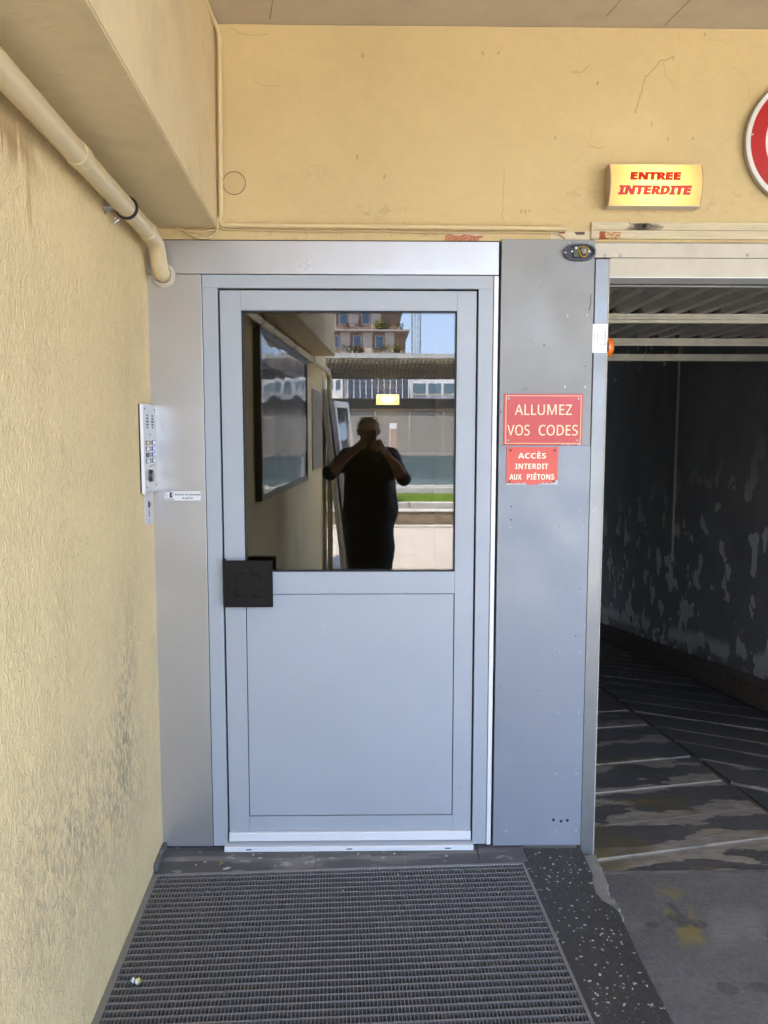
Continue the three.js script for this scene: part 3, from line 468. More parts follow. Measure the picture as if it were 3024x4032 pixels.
{ const g = bx(0.808, 3.1, 2.3302, 2.3885, -0.1, 0.004), p = g.attributes.position, uv = g.attributes.uv; for (let i = 0; i < p.count; i++) uv.setXY(i, (p.getX(i) - 0.66) / 1.64, (p.getY(i) - 2.328) / 0.062); lintelTex.wrapS = THREE.MirroredRepeatWrapping; part('board', g, mat([1, 1, 1], 0.8, 0, { map: lintelTex, bumpMap: yellowBump, bumpScale: 0.003 }), lint); }
{ const g = bx(0.66, 0.8075, 2.3285, 2.358, -0.02, -0.006), p = g.attributes.position, uv = g.attributes.uv; for (let i = 0; i < p.count; i++) uv.setXY(i, (p.getX(i) - 0.66) / 1.64, (p.getY(i) - 2.328) / 0.062); part('peeled_end', g, mat([1, 1, 1], 0.85, 0, { map: lintelTex }), lint); }
const hb = thing('shutter_headbox', 'off-white metal headbox over the garage opening', 'headbox');
part('upper_board', bx(0.8225, 3.1, 2.2635, 2.3145, -0.12, 0.002, 0.0015), M.offwhite, hb);
part('lower_board', bx(0.8815, 3.1, 2.1945, 2.2625, -0.12, -0.003, 0.0015), M.offwhite, hb);
part('top_track', bx(0.825, 3.1, 2.3148, 2.322, -0.1, -0.008), M.galva, hb); part('track_gap', bx(0.825, 3.1, 2.3222, 2.33, -0.1, -0.03), M.groove, hb);
part('bottom_edge', bx(0.8815, 3.1, 2.1915, 2.1943, -0.12, -0.001), M.aluWhite, hb);
screws(hb, [[0.86, 2.269], [0.917, 2.27], [1.387, 2.274], [1.85, 2.272], [2.4, 2.272]], 0.0022, M.screw, 1.1);
const og = thing('overhead_garage_door', 'raised corrugated metal garage door hanging under the ceiling', 'garage door');
M.sheet = mat([1, 1, 1], 0.55, 0.3, { map: dirtyPaint(0.33, 0.31, 0.27, 0.35, 171, 1.2) });
M.doorRail = mat([1, 1, 1], 0.5, 0.25, { map: dirtyPaint(0.52, 0.49, 0.41, 0.25, 174, 1.2) });
function corrugated(x0, x1, z0, z1, y, pitch, amp, flat = 0.34) {
  const v = [], idx = []; let x = x0, n = 0; const prof = [[0, 0], [flat, 0], [0.5, amp], [0.5 + flat, amp]];
  while (x < x1) { for (const [f, h] of prof) { const xx = x + f * pitch; v.push(xx, y + h, z0, xx, y + h, z1); n++; } x += pitch; }
  for (let i = 0; i + 1 < n; i++) { const a = i * 2; idx.push(a, a + 1, a + 2, a + 2, a + 1, a + 3); }
  const g = new THREE.BufferGeometry(); g.setAttribute('position', new THREE.Float32BufferAttribute(v, 3)); g.setIndex(idx); const h = g.toNonIndexed(); h.computeVertexNormals(); return planarUV(h);
}
part('corrugated_sheet', corrugated(0.7, 3.2, -0.16, -1.0, 2.208, 0.13, 0.03), M.sheet, og);
part('corrugated_sheet', corrugated(0.75, 3.2, -1.02, -2.0, 2.208, 0.13, 0.03), M.sheet, og);
part('front_bar', cyl(0.008, [0.885, 2.199, -0.2], [3.1, 2.194, -0.2], 12), M.galva, og);
part('bar_end', cyl(0.013, [0.882, 2.199, -0.2], [0.9, 2.199, -0.2], 14), M.steel, og);
for (const [z, y0, y1] of [[-1.0, 2.164, 2.21], [-2.02, 2.164, 2.21]]) part('cross_rail', [bx(0.9, 3.2, y0, y0 + 0.016, z - 0.03, z, 0.002), bx(0.9, 3.2, y0 + 0.0165, y1 - 0.016, z - 0.03, z + 0.005, 0.002), bx(0.9, 3.2, y1 - 0.0155, y1, z - 0.03, z, 0.002)], M.doorRail, og);
const track = solo('door_track_beam', bx(0.9, 3.6, 2.155, 2.205, -3.0, -2.95, 0.003), M.doorRail, 'horizontal steel track behind the raised garage door', 'track');
{ const o = thing('orange_reflector', 'small orange warning lamp on the inner side of guide rail', 'lamp', [0.8815, 1.942, -0.035]);
  const am = mat([0.75, 0.16, 0.01], 0.25, 0, { clearcoat: 0.5 });
  part('lens', new THREE.LatheGeometry([[0.0, 0], [0.038, 0], [0.038, 0.004], [0.036, 0.02], [0.028, 0.0255], [0, 0.0262]].map(([x, y]) => new THREE.Vector2(x, y)), 8).rotateZ(-Math.PI / 2).rotateX(0.39), am, o);
  part('lens_base', cyl(0.04, [-0.004, 0, 0], [0.001, 0, 0], 16), M.black, o); }
// ------------------------------------------------------------------ garage interior
const peel = field(1024, 768);
const gwMapFn = (u, v, o) => {                            // u over 12 m along the wall, v over 5 m from y = -2.5
  const s = u * 12, y = v * 5 - 2.5, yy = y - rampY(-s) * 0.9, m = fbm(s * 2, y * 2, 4, 256, 181), f = fbm(s * 30, y * 20, 3, 256, 183);
  const k = 0.31 + 0.12 * (m - 0.5) + 0.08 * (f - 0.5); o[0] = k * 1.05; o[1] = k; o[2] = k * 0.97;
  const d = smooth(0.652, 0.662, fbm(s * 4.5, y * 4.6, 5, 256, 185) + 0.03 * smooth(1.5, 0.5, yy)) * smooth(2.6, 1.2, yy) , e = smooth(0.16, 0.02, Math.abs(yy - 0.28)) * smooth(0.52, 0.56, fbm(s * 3.5, y * 5, 4, 256, 188));
  const q = Math.max(d, e); o[0] += (0.86 - o[0]) * q; o[1] += (0.84 - o[1]) * q; o[2] += (0.8 - o[2]) * q;
};
M.garageWall = mat([1, 1, 1], 0.75, 0, { map: mkTex(1536, 768, gwMapFn, { rx: 1 / 12, ry: 0.2, oy: 0.5 }) });
M.garageDark = mat([0.36, 0.35, 0.33], 0.9);
const gAng = Math.atan2(0.0963, 1);
const gw = thing('garage_wall', 'black painted garage wall with flaking pale patches', 'wall', [3.117, 0, 0], -gAng + Math.PI);
// local z runs into the garage, local x out of the wall to the right of that direction; the face is at x = 0
part('wall_face', bx(-0.3, 0, -2.6, 3.069, 0.0, 14), M.garageWall, gw).scale.x = 1;
const kerbG = []; { const g = bx(0, 0.14, 0, 0.235, 0.2, 13.5, 0.015); const p = g.attributes.position; for (let i = 0; i < p.count; i++) p.setY(i, p.getY(i) + rampY(-p.getZ(i) * Math.cos(gAng))); g.computeVertexNormals(); kerbG.push(g); }
part('wheel_kerb', kerbG, M.jointDirt, gw);
M.duct = mat([0.34, 0.31, 0.24], 0.7);
const duct = solo('wall_conduit', [bx(3.735, 3.765, 0.04, 2.95, -6.82, -6.78, 0.004)], M.duct, 'thin pale conduit running up the dark garage wall', 'conduit');
const gi = thing('garage_shell', 'dark back of the underground garage', 'wall');
part('back_wall', bx(0.8, 6.5, -3, 3.07, -13.9, -13.6), M.garageDark, gi);
part('left_wall', bx(0.9, 0.92, -2.6, 3.07, -13.6, -0.31), M.concrete, gi);

// ------------------------------------------------------------------ pipes and cables
const pg = thing('drain_pipe', 'cream painted drain pipe along the side wall turning into the header', 'pipe', [-0.814, 0, 0], TH);
part('pipe_run', cyl(0.0285, [0.055, 2.318, 5.98], [0.055, 2.295, 0.16], 28), M.pipe, pg);
part('elbow', tube([[0.055, 2.2955, 0.19], [0.055, 2.2935, 0.15], [0.0555, 2.279, 0.105], [0.056, 2.25, 0.078], [0.0565, 2.218, 0.06], [0.057, 2.2, 0.04], [0.058, 2.194, 0.012], [0.058, 2.193, -0.01]], 0.0295, 40, 24), M.pipe, pg);
for (const [y, z] of [[2.2985, 0.93], [2.2955, 0.19], [2.308, 3.2]]) part('coupling', cyl(0.0312, [0.055, y, z], [0.055, y, z + 0.05], 28), M.pipe, pg);
part('elbow_band', new THREE.TorusGeometry(0.0295, 0.0014, 8, 32).rotateX(Math.PI / 2 - 0.45).translate(0.056, 2.252, 0.08), M.pipe, pg);
const ros = part('wall_collar', [new THREE.TorusGeometry(0.037, 0.008, 12, 36).translate(0.058, 2.193, 0.008), new THREE.TorusGeometry(0.035, 0.005, 10, 36).translate(0.058, 2.193, 0.017)], M.offwhite, pg);
part('down_pipe', tube([[0.055, 2.318, 5.95], [0.06, 2.31, 6.05], [0.07, 2.25, 6.1], [0.07, 2.1, 6.12], [0.07, 1.2, 6.12], [0.07, 0.02, 6.12]], 0.031, 60, 16), M.pipe, pg);
function clamp3(z) {
  const y = 2.295 + 0.004 * z, c = part('pipe_clamp', new THREE.TorusGeometry(0.0308, 0.0045, 10, 36).scale(1, 1, 2).translate(0.055, y, z), M.black, pg);
  part('clamp_screw', cyl(0.003, [0.02, y - 0.05, z - 0.004], [0.02, y - 0.03, z], 8), M.steel, c); part('clamp_nut', cyl(0.005, [0.018, y - 0.048, z + 0.006], [0.034, y - 0.036, z + 0.006], 8), M.steel, c); part('clamp_screw', cyl(0.004, [0.05, y + 0.03, z], [0.05, y + 0.045, z], 8), M.steel, c);
  part('wall_rose', new THREE.LatheGeometry([[0, 0], [0.023, 0], [0.0225, 0.003], [0.012, 0.012], [0.008, 0.022], [0.006, 0.03], [0, 0.03]].map(([a, b]) => new THREE.Vector2(a, b)), 20).rotateZ(-Math.PI / 2).translate(0, y - 0.005, z + 0.03), M.steel, c);
}
for (const z of [0.5, 1.9, 3.3, 4.6]) clamp3(z);
const cd = thing('cable_conduit', 'thin yellow painted conduit running down the corner and along the wall', 'conduit');
part('vertical_run', cyl(0.0092, [-0.541, 2.40, 0.008], [-0.535, 3.02, 0.008], 14), M.conduit, cd);
part('upper_bend', tube([[-0.537, 3.015, 0.003], [-0.539, 3.04, 0.012], [-0.548, 3.055, 0.06], [-0.55, 3.058, 0.3], [-0.53, 3.058, 0.9]], 0.0085, 30, 10), M.conduit, cd);
part('lower_bend', tube([[-0.543, 2.405, 0.003], [-0.543, 2.385, 0.003], [-0.535, 2.372, 0.004], [-0.515, 2.3705, 0.004]], 0.009, 20, 10), M.conduit, cd);
part('horizontal_run', cyl(0.0092, [-0.52, 2.3705, 0.009], [0.70, 2.3645, 0.009], 14), M.conduit, cd);
part('conduit_end', cyl(0.0105, [0.64, 2.3648, 0.004], [0.715, 2.3644, 0.004], 14, 0.006), M.conduit, cd);
for (const [x, y] of [[-0.5, 2.3704], [-0.225, 2.369], [0.045, 2.3677], [0.345, 2.366]]) part('clip', cyl(0.0108, [x - 0.012, y, 0.0045], [x + 0.012, y, 0.0045], 14), M.conduit, cd);
for (const y of [2.48, 2.71]) part('clip', cyl(0.0105, [-0.5415, y, 0.0045], [-0.5415, y + 0.012, 0.0045], 14), M.conduit, cd);
const cb = thing('loose_cable', 'thin painted cables sagging in a loop under the ceiling beam', 'cable');
part('cable_run', tube([[-0.556, 3.06, -0.002], [-0.557, 2.7, -0.002], [-0.556, 2.40, 0.0], [-0.55, 2.365, 0.003], [-0.45, 2.356, 0.002], [-0.2, 2.352, 0.001], [0.05, 2.354, 0.002], [0.2, 2.348, 0.003], [0.4, 2.351, 0.001], [0.62, 2.35, 0.002], [0.69, 2.346, 0.002], [0.715, 2.328, 0.0]], 0.0035, 160, 8), M.cable, cb);
part('cable_loop', tube([[-0.554, 2.39, 0.006], [-0.556, 2.35, 0.01], [-0.575, 2.33, 0.012], [-0.607, 2.323, 0.014], [-0.645, 2.333, 0.013], [-0.682, 2.353, 0.01], [-0.70, 2.358, 0.008]], 0.0042, 60, 8), M.conduit, cb);
part('cable_loop', tube([[-0.55, 2.40, 0.003], [-0.558, 2.36, 0.005], [-0.6, 2.348, 0.007], [-0.66, 2.35, 0.007], [-0.70, 2.3585, 0.006]], 0.0035, 40, 8), M.conduit, cb);

// ------------------------------------------------------------------ intercom on the side wall
{
  const o = thing('intercom_panel', 'stainless intercom panel with lit name buttons on cream wall', 'intercom', [-0.814, 0, 0], TH);
  const brush = mat([0.52, 0.52, 0.5], 0.4, 0.7);
  part('housing', bx(0, 0.012, 1.4105, 1.7205, 0.006, 0.197), M.black, o);
  part('face_plate', bx(0.0122, 0.017, 1.407, 1.723, 0.002, 0.201, 0.0015), brush, o);
  part('side_trim', bx(0.006, 0.0172, 1.409, 1.721, 0.2012, 0.2035, 0.001), M.aluWhite, o);
  const F = 0.0172, slotsG = []; for (const zc of [0.14, 0.062]) [3, 4, 5, 4, 3].forEach((n, r) => { for (let k = 0; k < n; k++) { const z = zc + (k - (n - 1) / 2) * 0.0085; slotsG.push(bx(F - 0.001, F + 0.0003, 1.64 - 0.0 + (4 - r) * 0.0105 - 0.003, 1.64 + (4 - r) * 0.0105 + 0.003, z - 0.0022, z + 0.0022)); } });
  for (const q of slotsG) part('speaker_slot', q, M.groove, o);
  const white = mat([0.75, 0.75, 0.72], 0.4), pink = mat([0.8, 0.55, 0.42], 0.5), navy = mat([0.03, 0.03, 0.12], 0.4), blue = mat([0.35, 0.42, 0.8], 0.4, 0, { emissive: lin(0.25, 0.33, 0.9), emissiveIntensity: 0.07 }), pale = mat([0.6, 0.62, 0.75], 0.4, 0, { emissive: lin(0.3, 0.35, 0.6), emissiveIntensity: 0.03 });
  const rows = [[pink, pale], [white, blue], [navy, blue], [white, white]];
  rows.forEach(([a, b], r) => { const y = 1.586 - r * 0.0215; [[0.15, a], [0.055, b]].forEach(([z, m]) => { const bt = part('name_button', bx(F - 0.001, F + 0.0018, y - 0.0078, y + 0.0078, z - 0.022, z + 0.022, 0.001), M.groove, o); part('name_card', bx(F + 0.0015, F + 0.0024, y - 0.0062, y + 0.0062, z - 0.0195, z + 0.0195), m, bt); });
    for (const z of [0.094, 0.112]) for (const dy of [0.004, -0.004]) part('call_dot', new THREE.CylinderGeometry(0.0028, 0.0028, 0.002, 10).rotateZ(Math.PI / 2).translate(F, y + dy, z), M.darkScrew, o); });
  part('proximity_knob', [new THREE.CylinderGeometry(0.02, 0.0225, 0.011, 28).rotateZ(-Math.PI / 2).translate(F + 0.005, 1.468, 0.118)], mat([0.03, 0.03, 0.035], 0.35), o);
  part('knob_face', new THREE.CylinderGeometry(0.0165, 0.0165, 0.002, 28).rotateZ(-Math.PI / 2).translate(F + 0.0105, 1.468, 0.118), mat([0.16, 0.16, 0.17], 0.4), o);
  for (const [y, z] of [[1.705, 0.175], [1.705, 0.025], [1.43, 0.175], [1.43, 0.025], [1.615, 0.105], [1.502, 0.105]]) part('plate_screw', new THREE.CylinderGeometry(0.0035, 0.0035, 0.002, 10).rotateZ(Math.PI / 2).translate(F, y, z), M.darkScrew, o);
  part('engraved_text', [bx(F - 0.0005, F + 0.0003, 1.5055, 1.507, 0.045, 0.075), bx(F - 0.0005, F + 0.0003, 1.5, 1.5015, 0.045, 0.075)], M.darkScrew, o);
  const k = thing('key_notice', 'small grey plate with a printed key symbol below the intercom', 'sign', [-0.814, 0, 0], TH);
  part('notice_plate', bx(0, 0.003, 1.290, 1.4065, 0.03, 0.147, 0.001), mat([0.58, 0.58, 0.6], 0.5, 0.2), k);
  part('printed_key', [new THREE.TorusGeometry(0.01, 0.0035, 8, 20).rotateY(Math.PI / 2).translate(0.0022, 1.362, 0.09), bx(0.002, 0.0036, 1.318, 1.352, 0.087, 0.093), bx(0.002, 0.0036, 1.318, 1.322, 0.08, 0.0868), bx(0.002, 0.0036, 1.328, 1.332, 0.08, 0.0868)], M.darkScrew, k);
  part('printed_lines', [bx(0.002, 0.0035, 1.36, 1.363, 0.05, 0.07), bx(0.002, 0.0035, 1.354, 1.357, 0.05, 0.07), bx(0.002, 0.0035, 1.304, 1.3065, 0.07, 0.1), bx(0.002, 0.0035, 1.295, 1.3, 0.075, 0.095)], M.screw, k);
}
// ------------------------------------------------------------------ lit ENTREE INTERDITE box
{
  const cx = 1.019, cy = 2.5055, W = 0.1635, H = 0.0705, o = thing('illuminated_sign', 'lit yellow box sign reading ENTREE INTERDITE', 'sign', [cx, cy, -0.008]);
  const zf = (y) => 0.078 - 0.02 * (y / H) ** 2;          // bowed front
  const dif = mat([0.8, 0.64, 0.36], 0.95, 0, { transmission: 0.62, thickness: 0, side: THREE.DoubleSide });
  const g = new THREE.PlaneGeometry(2 * W, 2 * H, 1, 24), p = g.attributes.position; for (let i = 0; i < p.count; i++) p.setZ(i, zf(p.getY(i))); g.computeVertexNormals();
  part('diffuser', g, dif, o);
  const capS = new THREE.Shape(); capS.moveTo(0.012, -H); capS.lineTo(0.012, H); for (let i = 0; i <= 12; i++) { const y = H - 2 * H * i / 12; capS.lineTo(zf(y) + 0.002, y); } capS.closePath();
  for (const s of [-1, 1]) { const c = new THREE.ExtrudeGeometry(capS, { depth: 0.003, bevelEnabled: false }); c.rotateY(-Math.PI / 2); c.translate(s > 0 ? W + 0.003 : -W, 0, 0); part('end_cap', c, mat([0.42, 0.36, 0.25], 0.7, 0, { transmission: 0.15, thickness: 0 }), o); }
  part('edge_strip', [bx(-W - 0.003, W + 0.003, H, H + 0.002, 0.01, zf(H) + 0.002), bx(-W - 0.003, W + 0.003, -H - 0.0025, -H, 0.01, zf(H) + 0.003)], mat([0.6, 0.54, 0.42], 0.6), o);
  part('back_box', bx(-W, W, -H, H, 0.0, 0.012), mat([0.7, 0.66, 0.55], 0.7), o);
  const red = mat([0.62, 0.016, 0.014], 0.5, 0, { transmission: 0.35, thickness: 0, side: THREE.DoubleSide });
  for (const [txt, x0, x1, y0, y1] of [['ENTREE', -0.094, 0.086, 0.0125, 0.042], ['INTERDITE', -0.135, 0.124, -0.037, -0.006]]) {
    const t = new TextGeometry(txt, { font, size: 1, depth: 0.02, curveSegments: 6, bevelEnabled: true, bevelSize: 0.075, bevelThickness: 0.004, bevelSegments: 1, bevelOffset: 0 }); t.computeBoundingBox(); const b = t.boundingBox, q = t.attributes.position;
    for (let i = 0; i < q.count; i++) { const fx = (q.getX(i) - b.min.x) / (b.max.x - b.min.x), fy = (q.getY(i) - b.min.y) / (b.max.y - b.min.y), y = y0 + (y1 - y0) * fy; q.setXYZ(i, x0 + (x1 - x0) * fx + (fy - 0.5) * 0.0045, y, zf(y) + 0.0008 + (q.getZ(i) > 0.01 ? 0.0006 : 0)); }
    t.computeVertexNormals(); part('red_lettering', t, red, o);
  }
  part('lamp_tube', cyl(0.007, [-0.075, 0.001, 0.04], [0.075, 0.001, 0.04], 16), mat([1, 0.9, 0.7], 0.5, 0, { emissive: lin(1, 0.68, 0.26), emissiveIntensity: 1.2 }), o);
  for (const x of [-0.05, 0, 0.05]) { const l = new THREE.PointLight(lin(1, 0.62, 0.2), 0.0026, 0, 2); l.position.set(x, 0.001, 0.04); l.castShadow = true; o.add(l); }
}
// ------------------------------------------------------------------ round no vehicles sign
{
  const o = thing('round_road_sign', 'round white road sign with wide red border on yellow wall', 'sign', [1.582, 2.673, 0.0]);
  const disc = (r0, r1, z, d) => { const s = new THREE.Shape().absarc(0, 0, r1, 0, Math.PI * 2); if (r0) s.holes.push(new THREE.Path().absarc(0, 0, r0, 0, Math.PI * 2)); return new THREE.ExtrudeGeometry(s, { depth: d, bevelEnabled: false, curveSegments: 64 }).translate(0, 0, z); };
  part('backing', disc(0, 0.2285, 0.0, 0.02), mat([0.4, 0.38, 0.34], 0.6, 0.3), o);
  part('rim', [new THREE.TorusGeometry(0.2245, 0.004, 10, 80).translate(0, 0, 0.0205)], mat([0.62, 0.6, 0.55], 0.45), o);
  part('white_disc', disc(0, 0.2215, 0.0202, 0.0015), mat([0.66, 0.64, 0.6], 0.4), o);
  part('red_ring', disc(0.157, 0.2105, 0.0218, 0.001), mat([0.4, 0.008, 0.006], 0.35), o);
  for (const a of [Math.PI, 0]) part('rivet', cyl(0.004, [0.2065 * Math.cos(a), 0.02, 0.022], [0.2065 * Math.cos(a), 0.02, 0.025], 12), M.steel, o);
}
// ------------------------------------------------------------------ foot grate
{
  const o = thing('foot_grate', 'dark steel foot grate set in the ground before the door', 'grate', [-0.806, 0, 0.18], TH);
  part('frame', [bx(0, 0.022, -0.03, 0.001, 0, GL, 0.002), bx(GW - 0.012, GW, -0.03, 0.001, 0, GL, 0.002), bx(0.0222, GW - 0.0122, -0.03, 0.0008, 0, 0.014, 0.002), bx(0.0222, GW - 0.0122, -0.03, 0.0008, GL - 0.014, GL, 0.002)], M.grate, o);
  const bar = bx(-0.00095, 0.00095, -0.028, -0.001, 0.0142, GL - 0.0142), cross = bx(0.0222, GW - 0.0122, -0.036, -0.0016, -0.0034, 0.0034);
  const n = 122, x0 = 0.028, dx = (GW - 0.018 - x0) / (n - 1); for (let i = 0; i < n; i++) part('bearing_bar', bar, M.grate, o).position.x = x0 + dx * i;
  for (let k = 0, z = 0.034; z < GL - 0.02; z += 0.0305, k++) part('cross_bar', cross, M.grate, o).position.z = z;
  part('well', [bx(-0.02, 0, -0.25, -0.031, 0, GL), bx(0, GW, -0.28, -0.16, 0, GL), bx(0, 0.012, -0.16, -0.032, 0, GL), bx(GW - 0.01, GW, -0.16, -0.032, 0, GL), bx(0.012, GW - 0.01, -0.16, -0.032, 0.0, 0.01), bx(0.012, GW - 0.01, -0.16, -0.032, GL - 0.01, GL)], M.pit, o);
}
// litter
{
  const leafM = mat([0.3, 0.2, 0.09], 0.8, 0, { side: THREE.DoubleSide });
  const g = new THREE.PlaneGeometry(0.026, 0.02, 6, 4), p = g.attributes.position; for (let i = 0; i < p.count; i++) { const x = p.getX(i), y = p.getY(i); p.setXYZ(i, x, y * (1 - Math.abs(x) / 0.02), 0.004 * Math.cos(x * 160) + 0.003); } g.rotateX(-Math.PI / 2); g.computeVertexNormals();
  const l = solo('dry_leaf', g, leafM, 'curled brown dry leaf on the doorstep', 'leaf'); l.position.set(-0.562, 0.001, 0.118); l.rotation.y = 0.6;
  const flakes = [[-0.63, 0.1, 0.012, 0.4], [-0.53, 0.075, 0.014, 0.2], [-0.425, 0.075, 0.016, 0.5], [-0.54, 0.145, 0.03, 0.5], [-0.455, 0.05, 0.014, 1.4], [0.05, 0.03, 0.01, 0.2], [0.09, 0.05, 0.012, 0.6], [0.29, 0.07, 0.014, 0.3], [-0.66, 0.12, 0.01, 0.8], [-0.36, 0.13, 0.01, 0.1], [-0.05, 0.05, 0.012, 0.9]];
  for (const [x, z, s, a] of flakes) { const f = new THREE.CylinderGeometry(s * 0.5, s * 0.55, 0.0015, 6).scale(1, 1, 0.42); const m = solo('paint_flake', f, M.offwhite, 'small pale paint flake lying on the dark doorstep', 'paint flake', 'paint flakes on the doorstep'); m.position.set(x, 0.0005, z); m.rotation.y = a; }
  for (const [x, z] of [[0.45, 0.32], [0.1, 0.2], [0.13, 0.21], [-0.1, 0.3]]) { const m = solo('pale_crumb', new THREE.IcosahedronGeometry(0.004, 0).scale(0.7, 0.5, 1.3), M.offwhite, 'tiny pale crumb lying on the foot grate', 'crumb', 'crumbs on the grate'); m.position.set(x, 0.0012, z); }
  const w = thing('sweet_wrapper', 'crumpled white and yellow wrapper on the foot grate', 'wrapper', [-0.698, 0.001, 0.771], -0.5);
  const crump = (sx, sz, ph) => { const q = new THREE.PlaneGeometry(sx, sz, 10, 4), r = q.attributes.position; for (let i = 0; i < r.count; i++) r.setZ(i, 0.006 + 0.005 * Math.sin(r.getX(i) * 420 + ph) + 0.003 * Math.sin(r.getY(i) * 500)); q.rotateX(-Math.PI / 2); q.computeVertexNormals(); return q; };
  part('white_side', crump(0.032, 0.013, 0), mat([0.75, 0.75, 0.74], 0.35, 0, { side: THREE.DoubleSide }), w);
  part('yellow_side', crump(0.024, 0.008, 2).translate(0.007, 0.002, -0.006), mat([0.62, 0.5, 0.03], 0.35, 0, { side: THREE.DoubleSide }), w);
}
// ------------------------------------------------------------------ hall lamp seen through the glass
{
  const o = thing('hall_lamp', 'glowing yellow rectangular lamp inside the dark hall', 'lamp', [0.195, 2.005, -6.28]);
  part('lamp_box', bx(-0.135, 0.135, -0.062, 0.062, -0.02, 0.02), mat([0.5, 0.4, 0.2], 0.6), o);
  part('glowing_cover', bx(-0.131, 0.131, -0.058, 0.058, 0.0202, 0.045, 0.006), mat([0.9, 0.8, 0.5], 0.5, 0, { emissive: lin(1, 0.75, 0.22), emissiveIntensity: 0.5 }), o);
  part('lamp_tube', new THREE.SphereGeometry(1, 20, 12).scale(0.075, 0.022, 0.012).translate(0, 0.004, 0.043), mat([1, 0.95, 0.8], 0.5, 0, { emissive: lin(1, 0.85, 0.5), emissiveIntensity: 2.6 }), o);
  const l = new THREE.PointLight(lin(1, 0.78, 0.35), 0.02, 0, 2); l.position.set(0, 0, 0.09); l.castShadow = true; o.add(l);
}
// ------------------------------------------------------------------ things on the side wall that the door glass mirrors
{
  const o = thing('notice_board', 'black framed notice board with wavy clear cover on the side wall', 'notice board', [-0.814, 0, 0], TH);
  const z0 = 1.975, z1 = 4.33, y0 = 1.19, y1 = 2.28, fM = mat([0.02, 0.02, 0.022], 0.4);
  part('frame', [bx(0.001, 0.045, y0, y1, z0, z0 + 0.045, 0.003), bx(0.001, 0.045, y0, y1, z1 - 0.045, z1, 0.003), bx(0.001, 0.045, y0, y0 + 0.045, z0 + 0.0455, z1 - 0.0455, 0.003), bx(0.001, 0.045, y1 - 0.045, y1, z0 + 0.0455, z1 - 0.0455, 0.003)], fM, o);
  const t = canvasTex(1024, 480, (g, w, h) => {
    g.fillStyle = '#5a5c62'; g.fillRect(0, 0, w, h);
    for (let i = 0; i < 9; i++) { g.fillStyle = ['#4a4d55', '#64666a', '#50483f', '#3f444d', '#6e6a66'][i % 5]; g.fillRect(30 + i * 110, 130 + (i % 3) * 12, 96, 310 - (i % 2) * 60); }
    g.fillStyle = '#c9c7cd'; g.fillRect(0, 0, w, 92);
    g.fillStyle = '#4b4b55'; for (const [a, b] of [[90, 250], [400, 600], [760, 930]]) for (let x = a; x < b; x += 20) g.fillRect(x, 26, 7 + 6 * rnd(), 42);
  });
  const g = bx(0.005, 0.02, y0 + 0.04, y1 - 0.04, z0 + 0.04, z1 - 0.04), p = g.attributes.position, uv = g.attributes.uv; for (let i = 0; i < p.count; i++) uv.setXY(i, 1 - (p.getZ(i) - z0) / (z1 - z0), (p.getY(i) - y0) / (y1 - y0));
  part('posters', g, mat([1, 1, 1], 0.7, 0, { map: t }), o);
  const cg = new THREE.PlaneGeometry(z1 - z0 - 0.09, y1 - y0 - 0.09, 60, 40), q = cg.attributes.position; for (let i = 0; i < q.count; i++) q.setZ(i, 0.012 * fbm(q.getX(i) * 2 + 9, q.getY(i) * 2.4 + 5, 2, 256, 201)); cg.rotateY(Math.PI / 2).translate(0.032, (y0 + y1) / 2, (z0 + z1) / 2); cg.computeVertexNormals();
  part('clear_cover', cg, mat([1, 1, 1], 0.02, 0, { transmission: 1, thickness: 0, ior: 1.6 }), o);
  const b = solo('weathered_board', bx(0, 0.012, 1.25, 2.06, 5.0, 5.9, 0.003), mat([1, 1, 1], 0.9, 0, { map: dirtyPaint(0.3, 0.25, 0.19, 1.2, 211, 1.2) }), 'stained weathered board fixed to the side wall beyond the notice board', 'board'); b.position.set(-0.814, 0, 0); b.rotation.y = TH;
}
function leaningFrame(label, x, z, turn, lean, w, h, m, gm) {
  const o = thing('leaning_window', label, 'window', [x, 0.001, z], turn); const t = new THREE.Group();
  o.rotation.order = 'YXZ'; o.rotation.z = lean;
  part('frame', [bx(-0.03, 0.03, 0, 0.07, 0, w, 0.004), bx(-0.03, 0.03, h - 0.07, h, 0, w, 0.004), bx(-0.03, 0.03, 0.0705, h - 0.0705, 0, 0.07, 0.004), bx(-0.03, 0.03, 0.0705, h - 0.0705, w - 0.07, w, 0.004)], m, o);
  part('mullion', bx(-0.02, 0.02, h * 0.52, h * 0.52 + 0.06, 0.0705, w - 0.0705, 0.004), m, o);
  part('pane', bx(-0.003, 0.003, 0.07, h * 0.52, 0.07, w - 0.07), gm, o); part('pane', bx(-0.003, 0.003, h * 0.52 + 0.06, h - 0.07, 0.07, w - 0.07), gm, o);
}
const oldGlass = mat([0.06, 0.07, 0.08], 0.08, 0, { clearcoat: 1 });
leaningFrame('cream old window frame leaning against the end of side wall', -0.30, 5.95, 0.02, 0.11, 0.62, 2.12, mat([0.42, 0.37, 0.29], 0.6), mat([0.3, 0.27, 0.22], 0.5));
leaningFrame('white old window frame with dark panes leaning on the cream frame', -0.19, 6.0, 0.24, 0.13, 0.62, 2.0, mat([0.6, 0.6, 0.6], 0.5), oldGlass);

